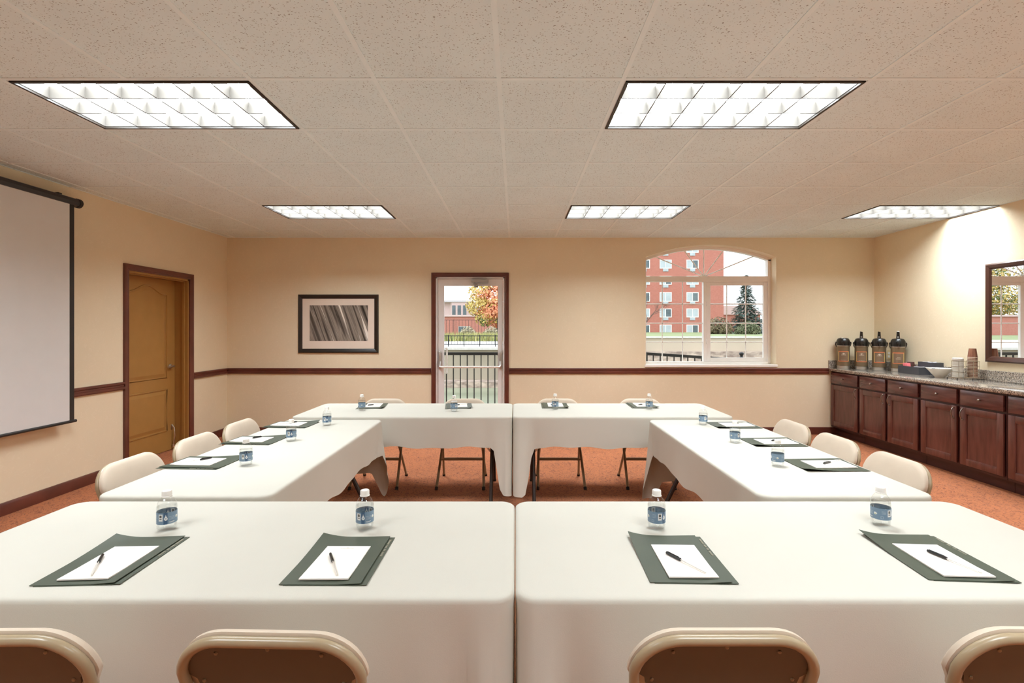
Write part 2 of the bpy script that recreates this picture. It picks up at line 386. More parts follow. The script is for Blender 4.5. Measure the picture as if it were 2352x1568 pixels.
# back wall with its two openings
hw = (WX1-WX0)/2; rise = WZT-WZS; RA = (hw*hw+rise*rise)/(2*rise); WXC = (WX0+WX1)/2; WZC = WZT-RA
def arch_pts(x0, x1, n=28, dr=0.0):
    return [(x0+(x1-x0)*i/n, WZC+math.sqrt((RA-dr)**2-(x0+(x1-x0)*i/n-WXC)**2)) for i in range(n+1)]
ZW = 2.75
mb = MB(); YO = YB+WT
def slab(x0, x1, z0, z1):
    mb.quad((x0,YB,z0), (x1,YB,z0), (x1,YB,z1), (x0,YB,z1)); mb.quad((x1,YO,z0), (x0,YO,z0), (x0,YO,z1), (x1,YO,z1))
slab(XL-WT, DX0, 0, ZW); slab(DX0, DX1, DZ, ZW); slab(DX1, WX0, 0, ZW); slab(WX0, WX1, 0, WZ0); slab(WX1, XR+WT, 0, ZW)
def reveal(p, q): mb.quad((p[0],YB,p[1]), (p[0],YO,p[1]), (q[0],YO,q[1]), (q[0],YB,q[1]))
reveal((DX0,0), (DX0,DZ)); reveal((DX0,DZ), (DX1,DZ)); reveal((DX1,DZ), (DX1,0))
reveal((WX0,WZ0), (WX0,WZS)); reveal((WX1,WZS), (WX1,WZ0)); reveal((WX1,WZ0), (WX0,WZ0))
ap = arch_pts(WX0, WX1)
for (xa, za), (xb, zb) in zip(ap, ap[1:]):
    mb.quad((xa,YB,za), (xb,YB,zb), (xb,YB,ZW), (xa,YB,ZW)); mb.quad((xb,YO,zb), (xa,YO,za), (xa,YO,ZW), (xb,YO,ZW)); reveal((xa,za), (xb,zb))
struct(mb.build('wall_back', M['wall'], ang=1, flip=False))
mb = MB(); d = (-WT, 0, 0)
def slabl(y0, y1, z0, z1): mb.prism([(XL,y0,z0),(XL,y1,z0),(XL,y1,z1),(XL,y0,z1)], d)
slabl(YF-WT, LY0, 0, ZW); slabl(LY0, LY1, LZ, ZW); slabl(LY1, YB+WT, 0, ZW)
struct(mb.build('wall_left', M['wall']))
struct(MB().box((XR, YF-WT, 0), (XR+WT, YB+WT, ZW)).build('wall_right', M['wall']))
struct(MB().box((XL-WT, YF-WT, 0), (XR+WT, YF, ZW)).build('wall_front', M['wall']))

# ceiling: tiles, grid bars, light openings
GX = [-.08+.6*k for k in range(-7, 9)]; GX = [x for x in GX if XL < x < XR]
GY = [2.385+.6*k for k in range(-9, 8)]; GY = [y for y in GY if YF < y < YB]
XS = [XL]+GX+[XR]; YS = [YF]+GY+[YB]
LIGHTS = []                                              # (x of the left grid bar, y of the near grid bar)
for yy in (-.015, 2.385, 4.785):
    for xx in (-2.48, .52, 3.52): LIGHTS.append((xx, yy))
def in_light(cx, cy): return any(a-.02 < cx < min(a+1.2, XR)+.02 and b < cy < b+.6 for a, b in LIGHTS)
mb = MB()
for i in range(len(XS)-1):
    for j in range(len(YS)-1):
        if in_light((XS[i]+XS[i+1])/2, (YS[j]+YS[j+1])/2): continue
        mb.box((XS[i], YS[j], ZC), (XS[i+1], YS[j+1], ZC+.015))
mb.box((XL-WT, YF-WT, ZC+.17), (XR+WT, YB+WT, ZC+.27))
struct(mb.build('ceiling', M['tile']))
mb = MB()
def bar_x(x, y0, y1): mb.box((x-.011, y0, ZC-.004), (x+.011, y1, ZC+.002))
for x in GX:
    ys = [YF]+[v for a, b in LIGHTS if a+.05 < x < a+1.15 for v in (b, b+.6)]+[YB]
    for k in range(0, len(ys), 2): bar_x(x, ys[k], ys[k+1])
for y in GY: mb.box((XL, y-.011, ZC-.0038), (XR, y+.011, ZC+.002))
for x0, x1, y0, y1 in ((XL, XL+.008, YF, YB), (XR-.008, XR, YF, YB), (XL, XR, YB-.008, YB), (XL, XR, YF, YF+.008)):
    mb.box((x0, y0, ZC-.0036), (x1, y1, ZC+.001))
struct(mb.build('trim_1', M['tbar']))

# ceiling lights
LW, LD = 1.165, .565
def make_light():
    t = thing('ceiling_light', '', 'ceiling light', (0,0,ZC), 0, 'recessed louvered ceiling lights')
    fr = MB()
    for a, b in (((0,0),(LW,.014)), ((0,LD-.014),(LW,LD)), ((0,0),(.014,LD)), ((LW-.014,0),(LW,LD))):
        fr.box((a[0],a[1],-.008), (b[0],b[1],.006))
    # dark strip standing in for the shadow gap around the louver
    fr.build('frame', M['shadowgap'], t)
    hs = MB(); hz = .135
    for a, b in (((-.022,-.022,0),(LW+.022,.004,hz)), ((-.022,LD-.004,0),(LW+.022,LD+.022,hz)), ((-.022,-.022,0),(.004,LD+.022,hz)), ((LW-.004,-.022,0),(LW+.022,LD+.022,hz))):
        hs.box(a, b)
    hs.box((-.022,-.022,hz), (LW+.022,LD+.022,hz+.01))
    hs.build('housing', M['housing'], t)
    lv = MB(); nx, ny = 6, 3; z0, z1 = .003, .062
    x0, x1, y0, y1 = .014, LW-.014, .014, LD-.014
    def blade(p0, p1, wid):                              # V-shaped blade, thin below and wide above
        v = Vector(p1)-Vector(p0); nrm = Vector((-v.y, v.x, 0)).normalized()
        prof = [(-.0028, z0), (.0028, z0), (wid*.3, z0+(z1-z0)*.55), (wid, z1), (-wid, z1), (-wid*.3, z0+(z1-z0)*.55)]
        lv.prism([Vector(p0)+nrm*a+Vector((0,0,b)) for a, b in prof], v)
    for i in range(nx+1): x = x0+(x1-x0)*i/nx; blade((x,y0,0), (x,y1,0), .012)
    for j in range(ny+1): y = y0+(y1-y0)*j/ny; blade((x0,y,0), (x1,y,0), .012)
    lv.build('louver', M['louver'], t, ang=60)
    MB().quad((.01,.01,.13), (.01,LD-.01,.13), (LW-.01,LD-.01,.13), (LW-.01,.01,.13)).build('lamp_panel', M['lamp'], t, flip=False)
    return t
lab = ['recessed louvered ceiling light behind the camera at left', 'recessed louvered ceiling light behind the camera near the middle', 'recessed louvered ceiling light behind the camera at right',
       'large lit ceiling light at upper left over the near end of the room', 'large lit ceiling light right of centre over the near tables', 'lit ceiling light beyond the right edge over the counter',
       'far lit ceiling light at left, over the area by the framed print', 'far lit ceiling light in the middle, before the arched window', 'far lit ceiling light beside the right wall above the counter']
L0 = make_light()
for i, (a, b) in enumerate(LIGHTS):
    loc = (a+.0175, b+.0175, ZC)
    if i == 0: L0.location = loc; L0['label'] = lab[0]
    else: dup(L0, loc, 0, lab[i])

# baseboards and chair rails
def rail_prof(z0, z1, t):
    h = z1-z0
    return [(0,z0),(t*.75,z0),(t,z0+h*.12),(t,z0+h*.35),(t*.6,z0+h*.45),(t*.6,z0+h*.62),(t*.95,z0+h*.72),(t*.95,z0+h*.9),(t*.7,z1),(0,z1)]
def rail_back(mb, x0, x1, prof): mb.prism([(x0, YB-a, b) for a, b in prof], (x1-x0,0,0))
def rail_side(mb, X, sgn, y0, y1, prof): mb.prism([(X+sgn*a, y0, b) for a, b in prof], (0,y1-y0,0))
CR = rail_prof(.795, .868, .022); BB = [(0,0),(.014,0),(.014,.075),(.009,.092),(0,.095)]
CAS = .062
mb = MB(); rail_back(mb, XL, DX0-CAS, CR); struct(mb.build('trim_2', M['trimwood'], ang=25))
mb = MB(); rail_back(mb, DX1+CAS, 4.10, CR); struct(mb.build('trim_3', M['trimwood'], ang=25))
mb = MB(); rail_side(mb, XL, 1, YF, LY0-CAS, CR); struct(mb.build('trim_4', M['trimwood'], ang=25))
mb = MB(); rail_side(mb, XL, 1, LY1+CAS, YB-.022, CR); struct(mb.build('trim_5', M['trimwood'], ang=25))
mb = MB(); rail_side(mb, XL, 1, YF, LY0-CAS, BB); rail_side(mb, XL, 1, LY1+CAS, YB, BB); struct(mb.build('baseboard_left', M['trimwood']))
mb = MB(); rail_back(mb, XL, DX0-CAS, BB); rail_back(mb, DX1+CAS, 4.2, BB); struct(mb.build('baseboard_back', M['trimwood']))
mb = MB(); rail_side(mb, XR, -1, YF, 3.2, BB); struct(mb.build('baseboard_right', M['trimwood']))

# ------------------------------------------------------------------ tan door in the left wall
dr = bpy.data.objects.new('door_1', None); COL.objects.link(dr); dr.location = (XL, LY0, 0); struct(dr)
W_, H_ = LY1-LY0, LZ
def casing(mb, a0, a1, h, wdt, put):
    # architrave profile swept up one side, across, down
    prof = [(0,0),(0,.012),(.012,.016),(.02,.012),(wdt*.8,.020),(wdt,.020),(wdt,0)]
    def leg(f): 
        return [f(u, t) for u, t in prof]
    L0_ = [put(a0-u, 0, t) for u, t in prof]; L1_ = [put(a0-u, h+u, t) for u, t in prof]
    R1_ = [put(a1+u, h+u, t) for u, t in prof]; R0_ = [put(a1+u, 0, t) for u, t in prof]
    rings = [[mb.bm.verts.new(p) for p in r] for r in (L0_, L1_, R1_, R0_)]
    for a, b in zip(rings, rings[1:]):
        for k in range(len(prof)-1): mb.face([a[k], a[k+1], b[k+1], b[k]])
    mb.face(rings[0]); mb.face(rings[-1])
mb = MB(); casing(mb, 0, W_, H_, CAS, lambda u, z, t: (t, u, z)); mb.build('casing', M['trimwood'], dr, ang=20)
mb = MB()
for y0, y1, z0, z1 in ((0,.018,0,H_), (W_-.018,W_,0,H_), (0,W_,H_-.018,H_)): mb.box((-WT,y0,z0), (0,y1,z1))
for y0, y1, z0, z1 in ((.018,.03,0,H_-.018), (W_-.03,W_-.018,0,H_-.018), (.018,W_-.018,H_-.03,H_-.018)): mb.box((-.06,y0,z0), (-.035,y1,z1))
mb.build('jamb', M['tan'], dr)
leaf = MB().box((-.19,.02,.008), (-.15,W_-.02,H_-.02)).build('leaf', M['tan'], dr)
y0, y1 = .02+.13, W_-.02-.13
def panel_outline(ins, z0, z1, camel):
    a, b = y0+ins, y1-ins; pts = [(a, z0+ins), (b, z0+ins)]
    if not camel: return pts+[(b, z1-ins), (a, z1-ins)]
    n = 18; top = []
    for i in range(n+1):
        u = i/n; s = u*2-1
        top.append((b+(a-b)*u, z1-.085-ins+.085*(.5+.5*math.cos(PI*max(-1,min(1,s*1.15))))))
    return pts+top
mbm = MB(); mbp = MB()
for z0, z1, c in ((.83, 1.845, True), (.235, .70, False)):
    o1 = panel_outline(0, z0, z1, c); mbm.tube([(-.150, a, b) for a, b in o1], .009, 6, closed=True)
    o2 = panel_outline(.018, z0, z1, c); o3 = panel_outline(.05, z0, z1, c)
    A = [mbp.bm.verts.new((-.1495, a, b)) for a, b in o2]; B = [mbp.bm.verts.new((-.140, a, b)) for a, b in o3]
    for i in range(len(A)): mbp.face([A[i], A[(i+1)%len(A)], B[(i+1)%len(B)], B[i]])
    mbp.face(B)
mbm.build('moulding', M['tan'], leaf, ang=60); mbp.build('raised_panel', M['tan'], leaf, ang=15)
hl = MB().lathe([(.0,0),(.027,0),(.027,.006),(.018,.010),(.011,.012),(.011,.045),(.0,.046)], n=20)
bmesh.ops.transform(hl.bm, matrix=Matrix.Translation((-.15, W_-.095, .955)) @ Matrix.Rotation(PI/2, 4, 'Y'), verts=hl.bm.verts[:])
hl.tube([(-.108, W_-.095, .955), (-.105, W_-.13, .956), (-.108, W_-.19, .952)], .009, 8); hl.build('lever_handle', M['chrome'], leaf)
ks = MB().box((-.15, W_-.085, .23), (-.146, W_-.055, .29)).tube([(-.146,W_-.07,.285), (-.12,W_-.07,.25), (-.115,W_-.07,.16), (-.13,W_-.07,.06)], .006, 8)
ks.tube([(-.13,W_-.07,.062), (-.128,W_-.07,.03)], .012, 10); ks.build('door_holder', M['chrome'], leaf)

# ------------------------------------------------------------------ glass exit door in the back wall
dg = bpy.data.objects.new('door_2', None); COL.objects.link(dg); dg.location = (DX0, YB, 0); struct(dg)
W_, H_ = DX1-DX0, DZ
mb = MB(); casing(mb, 0, W_, H_, CAS-.007, lambda u, z, t: (u, -t, z)); mb.build('casing', M['trimwood'], dg, ang=20)
mb = MB()
for a, b, c, e in ((0,.022,0,H_), (W_-.022,W_,0,H_), (0,W_,H_-.02,H_)): mb.box((a,-.004,c), (b,.12,e), .002)
mb.build('jamb', M['doorgrey'], dg)
gl = MB(); gx0, gx1, gz0, gz1 = .104, .812, .26, 1.948
for a, b, c, e in ((.026,gx0,.012,H_-.024), (gx1,W_-.026,.012,H_-.024), (gx0,gx1,gz1,H_-.024), (gx0,gx1,.012,gz0)): gl.box((a,.02,c), (b,.062,e))
leaf = gl.build('leaf', M['doorgrey'], dg)
MB().box((gx0-.005,.038,gz0-.005), (gx1+.005,.044,gz1+.005)).build('pane', M['pane'], leaf)
pb = MB()
for x in (.055, W_-.055):
    pb.box((x-.013,-.012,.855), (x+.013,.02,1.09), .004)
    s = 1 if x < .4 else -1
    pb.tube([(x,-.01,.955), (x,-.05,.905), (x+s*.012,-.068,.888), (x+s*.04,-.072,.886)], .012, 8)
pb.build('push_bar_bracket', M['chrome'], leaf)
MB().tube([(.085,-.072,.886), (W_-.085,-.072,.886)], .0135, 10).build('push_bar', M['whitevinyl'], leaf)
dc = MB().box((.47,-.055,1.985), (.69,-.004,2.030), .006).box((.58,-.05,1.972), (.69,-.01,1.988), .003)
dc.tube([(.52,-.03,1.985), (.50,-.06,1.965), (.56,-.09,1.955)], .007, 6).tube([(.56,-.09,1.955), (.53,-.03,1.94)], .007, 6).box((.505,-.004,1.925), (.555,.02,1.95))
dc.build('door_closer', M['greymetal'], leaf)
MB().tube([(.13,.062,.80),(.13,.11,.80),(.13,.11,1.12),(.13,.062,1.12)], .013, 8).build('pull_handle', M['whitevinyl'], leaf)

# ------------------------------------------------------------------ arched window
wn = bpy.data.objects.new('window_1', None); COL.objects.link(wn); struct(wn); wn.location = (0,0,0)
WY0, WY1 = YB+.135, YB+.205
def wp(px, py): return P(px, py, WY0)
zT0, zT1 = wp(0,647).z, wp(0,634).z
mb = MB()
def wbox(x0, x1, z0, z1, y0=WY0, y1=WY1): mb.box((x0,y0,z0), (x1,y1,z1), .003, 1)
fw = .042
wbox(WX0, WX0+fw, WZ0+.007, WZS-.012); wbox(WX1-fw, WX1, WZ0+.007, WZS-.012); wbox(WX0+fw, WX1-fw, WZ0+.007, WZ0+.035); wbox(WX0+fw, WX1-fw, zT0, zT1, WY0+.001)
o1 = arch_pts(WX0, WX1, 32); o2 = arch_pts(WX0, WX1, 32, .036)
for i in range(32): mb.prism([(o1[i][0],WY0,o1[i][1]), (o1[i+1][0],WY0,o1[i+1][1]), (o2[i+1][0],WY0,o2[i+1][1]), (o2[i][0],WY0,o2[i][1])], (0,.07,0))
mb.build('window_frame', M['whitevinyl'], wn)
xm0, xm1 = wp(1440+865/4.9,0).x, wp(1440+902/4.9,0).x
zb0, zb1 = wp(0,540+1440/4.9).z, zT0
# left fixed light and right sliding sash
mb = MB(); wbox(xm0, xm1, WZ0+.0355, zT0-.0005, WY0+.003, WY1)
mb.build('mullion', M['whitevinyl'], wn)
mb = MB()
sx0, sx1 = xm1, wp(1440+1600/4.9,0).x
sx0 += .001; sx1 = min(sx1, WX1-fw-.001); zA, zB = WZ0+.036, zT0-.001
for a, b, c, e in ((sx0, sx0+.05, zA, zB), (sx1-.05, sx1, zA, zB), (sx0+.05, sx1-.05, zB-.044, zB), (sx0+.05, sx1-.05, zA, zA+.05)): wbox(a, b, c, e, WY0+.012, WY1-.02)
sash = mb.build('sliding_sash', M['whitevinyl'], wn)
mb = MB()
for z in (wp(0,540+770/4.9).z, wp(0,540+1195/4.9).z): mb.tube([(xm1-.012,WY0-.004,z+.03), (xm1-.012,WY0-.018,z+.012), (xm1-.012,WY0-.018,z-.02), (xm1-.006,WY0-.004,z-.03)], .005, 6)
mb.build('sash_latch', M['whitevinyl'], wn)
yg = (WY0+WY1)/2
mb = MB()
def munt(x0, z0, x1, z1): mb.tube([(x0,yg+.008,z0), (x1,yg+.008,z1)], .0075, 6)
for cx in (408, 637): x = wp(1440+cx/4.9,0).x; munt(x, WZ0+.035, x, zT0)
for cx in (1138, 1352): x = wp(1440+cx/4.9,0).x; munt(x, WZ0+.07, x, zT0-.03)
for cy in (772, 990, 1205): z = wp(0,540+cy/4.9).z; munt(WX0+fw, z, xm0, z); munt(sx0+.03, z, sx1-.03, z)
cxw = wp(1440+878/4.9,0).x
for ang in (90, 127, 53, 158, 22):
    a = math.radians(ang); dx, dz = math.cos(a), math.sin(a); tt = 0
    while tt < 3:
        tt += .01; xx, zz = cxw+dx*tt, zT1+dz*tt
        if not (WX0+.03 < xx < WX1-.03) or zz > WZC+math.sqrt(max(0,(RA-.036)**2-(xx-WXC)**2)): break
    munt(cxw, zT1-.002, xx, zz)
mb.build('muntin', M['whitevinyl'], wn)
def pane_box(x0, x1, z0, z1): MB().box((x0,yg-.003,z0), (x1,yg+.003,z1)).build('pane', M['pane'], wn)
pane_box(WX0+fw-.01, xm0+.01, WZ0+.03, zT0+.005); pane_box(sx0+.04, sx1-.04, WZ0+.075, zT0-.035)
mb = MB(); pa = arch_pts(WX0+.02, WX1-.02, 24, .02)
mb.prism([(WX0+.02,yg-.003,zT1-.005), (WX1-.02,yg-.003,zT1-.005)]+[(x,yg-.003,z) for x, z in pa[::-1]], (0,.006,0)); mb.build('pane', M['pane'], wn)
MB().box((WX0-.012, YB-.018, WZ0-.03), (WX1+.012, WY0+.01, WZ0+.006), .005).build('window_sill', M['whitevinyl'], wn)

# ------------------------------------------------------------------ projection screen on the left wall
sc = thing('projection_screen', 'white pull-down projection screen with black borders on the left wall', 'projection screen', (XL+.075, 2.1, 0))
yE = 2.07
mb = MB().tube([(0,-.02,2.437), (0,yE,2.437)], .037, 8); mb.build('case', M['screenblack'], sc)
mb = MB().tube([(0,yE,2.437), (0,yE+.028,2.437)], .040, 12); mb.build('end_cap', M['black'], sc)
MB().tube([(0,-.05,2.437), (0,-.02,2.437)], .040, 12).build('end_cap', M['black'], sc)
MB().box((-.072,yE-.16,2.445), (0,yE-.13,2.485)).build('wall_bracket', M['black'], sc)
MB().box((.018,.07,.617), (.021,1.985,2.42)).build('fabric', M['screen'], sc)
MB().box((.0178,1.985,.617), (.0212,2.028,2.42)).build('border', M['black'], sc)
MB().box((.0178,.02,.617), (.0212,.07,2.42)).build('border', M['black'], sc)
MB().tube([(.019,0,.61), (.019,2.045,.61)], .0125, 10).build('bottom_bar', M['black'], sc)

# ------------------------------------------------------------------ framed print
pf = thing('framed_print', 'black framed abstract grey print with cream mat on the back wall', 'picture', (-2.318, YB, 1.449))
hx, hz, b = .524, .381, .054
mb = MB(); prof = [(0,0),(0,.02),(.012,.03),(b-.014,.022),(b,.012),(b,0)]
ring = []
for sx, sz in ((-1,-1),(1,-1),(1,1),(-1,1)): ring.append([mb.bm.verts.new((sx*(hx-u), -t, sz*(hz-u))) for u, t in prof])
for i in range(4):
    A, B = ring[i], ring[(i+1)%4]
    for k in range(len(prof)-1): mb.face([A[k], A[k+1], B[k+1], B[k]])
mb.build('frame', M['frameblack'], pf, ang=20)
MB().box((-hx+b-.002, -.010, -hz+b-.002), (hx-b+.002, -.004, hz-b+.002)).build('mat_board', M['mat'], pf)
MB().box((-.376, -.0115, -.227), (.387, -.0095, .240)).build('print', M['art'], pf)

# ------------------------------------------------------------------ mirror on the right wall
mi = thing('wall_mirror', 'large mirror in dark brown frame hanging above the counter on the right wall', 'mirror', (XR, 4.93, 1.053))
mw, mh, b = 1.05, .967, .056
mb = MB(); prof = [(0,0),(0,.022),(.014,.032),(b-.016,.024),(b,.010),(b,0)]; ring = []
for y, z, sy, sz in ((0,0,-1,1),(0,mh,-1,-1),(-mw,mh,1,-1),(-mw,0,1,1)): ring.append([mb.bm.verts.new((-t, y+sy*u, z+sz*u)) for u, t in prof])
for i in range(4):
    A, B = ring[i], ring[(i+1)%4]
    for k in range(len(prof)-1): mb.face([A[k], A[k+1], B[k+1], B[k]])
mb.build('frame', M['mirrorwood'], mi, ang=20)
MB().box((-.009,-mw+b-.002,b-.002), (-.004,-b+.002,mh-b+.002)).build('mirror_glass', M['mirror'], mi)

# ------------------------------------------------------------------ folding tables and tablecloths
TZ = .70
def make_table(L, Wd):
    t = thing('folding_table', '', 'table', (0,0,0), 0, 'folding tables set in a square')
    r = .05; pts = []
    for cx, cy, a in ((L/2-r,Wd/2-r,0),(-L/2+r,Wd/2-r,90),(-L/2+r,-Wd/2+r,180),(L/2-r,-Wd/2+r,270)):
        for k in range(6): an = math.radians(a+k*18); pts.append((cx+r*math.cos(an), cy+r*math.sin(an), TZ-.034))
    MB().prism(pts, (0,0,.03)).build('tabletop', M['tabletop'], t)
    for sx in (-1, 1):
        x = sx*(L/2-.16)
        for sy in (-1, 1):
            lg = MB().tube([(x,sy*.03,TZ-.034), (x,sy*.045,TZ-.10), (x,sy*.325,.02)], .0145, 10)
            leg = lg.build('leg', M['legbrown'], t)
            MB().tube([(x,sy*.3255,.018), (x,sy*.334,0.0)], .017, 10).build('rubber_foot', M['rubber'], leg)
        MB().tube([(x,-.172,.33), (x,.172,.33)], .011, 8).build('crossbar', M['legbrown'], t)
        MB().tube([(x,0,.33), (x-sx*.03,0,.36), (x-sx*.28,0,TZ-.036)], .007, 6).build('brace', M['chrome'], t)
    return t
def cloth(L, Wd, ds, de, seed, tails, z=TZ, tail_de=None, endoff=None, foldy=1.0, cap=.58):
    """tablecloth: flat rounded top, side drop ds, end drops de=(-x,+x), corner tails given per corner as (dx, dy, extra drop)"""
    rnd = random.Random(seed); r = .055; ex = .006
    a, b = L/2+ex, Wd/2+ex
    per = []                                             # (x, y, nx, ny, corner index, corner weight, where)
    def line(p, q, n, nx, ny, where):
        for k in range(n):
            u = (k+.5)/n
            per.append((p[0]+(q[0]-p[0])*u, p[1]+(q[1]-p[1])*u, nx, ny, where))
    def corner(cx, cy, a0, idx):
        for k in range(13):
            an = math.radians(a0+90*k/12); per.append((cx+r*math.cos(an), cy+r*math.sin(an), math.cos(an), math.sin(an), ('c', idx, k/12)))
    line((a,-b+r), (a,b-r), 30, 1, 0, ('e',1)); corner(a-r, b-r, 0, 0)
    line((a-r,b), (-a+r,b), 64, 0, 1, ('s',1)); corner(-a+r, b-r, 90, 1)
    line((-a,b-r), (-a,-b+r), 30, -1, 0, ('e',0)); corner(-a+r, -b+r, 180, 2)
    line((-a+r,-b), (a-r,-b), 64, 0, -1, ('s',0)); corner(a-r, -b+r, 270, 3)
    cor = [(a,b),(-a,b),(-a,-b),(a,-b)]
    ph = rnd.random()*6
    bm = bmesh.new(); rows = 14; grid = []
    edge_rows = [(-.03, 0.0), (-.016, 0.0), (-.007, -.0015), (-.0015, -.006), (0.0, -.014)]
    cols = []
    for x, y, nx, ny, wh in per:
        # hem drop and outward swing along the edge
        ends = {(0,0):1}
        if wh[0] == 's': drop = ds
        elif wh[0] == 'e': drop = de[wh[1]]
        else:
            k = wh[2]; idx = wh[1]
            e_side = de[1] if idx in (0,3) else de[0]
            # order of travel: corners 0 and 2 go end->side, 1 and 3 side->end
            u = k if idx in (0,2) else 1-k
            u = u*u*(3-2*u); drop = e_side*(1-u)+ds*u
        dx = dy = 0.0; extra = 0.0
        for ci, (cx, cy) in enumerate(cor):
            tx, ty, tdrop, tw = tails[ci]
            dd = math.hypot(x-cx, y-cy)
            wgt = math.exp(-(dd/tw)**6)
            dx += tx*wgt; dy += ty*wgt; extra += tdrop*wgt
            if wh[0] == 's' and dd < .34:                 # soft folds running into the corner
                dy += ny*.016*foldy*math.sin(dd*40+ph+ci)*math.exp(-dd/.12)
            if wh[0] == 'e' and dd < .30 and endoff is None:
                dx += nx*.014*math.sin(dd*50+ph+ci)*math.exp(-dd/.12)
        hem = .007*math.sin(x*9+ph)+.005*math.sin(x*23+y*17+ph*2)
        wave = .006*math.sin(x*7+ph*1.7)+.004*math.sin(x*15+ph)
        if wh[0] == 's': dy += ny*wave
        elif wh[0] == 'e' and endoff is None: dx += nx*(.004+wave)
        cols.append((x, y, nx, ny, min(drop+extra, max(drop, cap))+hem, dx, dy))
    for x, y, nx, ny, dr_, dx, dy in cols:
        c = [bm.verts.new((x+nx*o, y+ny*o, z+dz)) for o, dz in edge_rows]
        for i in range(1, rows+1):
            t = i/rows; zz = z-.014-(dr_-.014)*t
            sw = t**1.25
            c.append(bm.verts.new((x+dx*sw+(nx*.003*t if abs(ny) > .5 else 0), y+dy*sw+ny*.003*t, max(zz, .012))))
        grid.append(c)
    n = len(grid)
    for i in range(n):
        A, B = grid[i], grid[(i+1)%n]
        for k in range(len(A)-1): bm.faces.new([A[k], B[k], B[k+1], A[k+1]])
    bm.faces.new([g[0] for g in grid])
    mbx = MB(); mbx.bm.free(); mbx.bm = bm
    return mbx
def tail(tx, ty, d, wdt=.07): return (tx, ty, d, wdt)
NT = (0,0,0,.05)
tlabels = {
 'near_l': ('near left folding table whose front the first chairs stand at', 'white tablecloth on the near left table, closest to the camera at left'),
 'near_r': ('near right folding table whose front the first chairs stand at', 'white tablecloth on the near right table, closest to the camera at right'),
 'side_l': ('folding table along the left side, lengthwise to the tan door', 'white tablecloth on the long table at the left side of the square'),
 'side_r': ('folding table along the right side, before the cabinets', 'white tablecloth on the long table at the right side of the square'),
 'far_l': ('far left folding table in front of the glass exit door', 'white tablecloth on the far left table, before the glass door'),
 'far_r': ('far right folding table in front of the arched window wall', 'white tablecloth on the far right table, below the arched window')}
T_L, T_W = 1.695, .70
T0 = make_table(T_L, T_W)
places = {'near_l': (-.8560, 1.585, 0), 'near_r': (.8530, 1.585, 0), 'side_l': (-1.345, 2.84, PI/2), 'side_r': (1.345, 2.84, PI/2), 'far_l': (-.8780, 4.155, 0), 'far_r': (.8325, 4.155, 0)}
# corners: 0 (+x,+y) 1 (-x,+y) 2 (-x,-y) 3 (+x,-y) in the table's own axes
sd = .235
ctails = {
 'near_l': [NT, tail(-.05,.03,.10), tail(-.06,-.03,.10), tail(-.006,-.050,.22,.09)],
 'near_r': [tail(.05,.03,.10), NT, tail(.006,-.062,.22,.10), tail(.06,-.03,.10)],
 'far_l': [NT, tail(-.03,.0,.05), tail(0,-.0,.05), tail(-.002,-.085,.37,.12)],
 'far_r': [tail(.03,0,.05), NT, tail(.002,-.105,.37,.13), tail(0,-.0,.05)],
 # side tables are turned 90 deg: own +x is the room's +y, own +y is the room's -x
 'side_l': [NT, NT, NT, tail(.012,-.05,.20,.07)],
 'side_r': [tail(.012,.05,.30,.08), NT, NT, NT]}
ends = {'near_l': (.40,.44), 'near_r': (.44,.40), 'far_l': (.40,.46), 'far_r': (.46,.40), 'side_l': (.42,.40), 'side_r': (.42,.46)}
eo = {'side_l': 1, 'side_r': 1, 'near_l': 1, 'near_r': 1, 'far_l': 1, 'far_r': 1}
for i, k in enumerate(places):
    x, y, rz = places[k]
    o = T0 if i == 0 else dup(T0, (x,y,0), rz, tlabels[k][0])
    o.location = (x,y,0); o.rotation_euler = (0,0,rz); o['label'] = tlabels[k][0]
    c = cloth(T_L, T_W, sd, ends[k], 11+i, ctails[k], endoff=eo[k], foldy=2.4 if k[0] == 'n' else 1.5).build('tablecloth', M['cloth'], ang=180)
    c.location = (x,y,0); c.rotation_euler = (0,0,rz)
    tag(c, tlabels[k][1], 'tablecloth', 'white tablecloths on the square of tables')

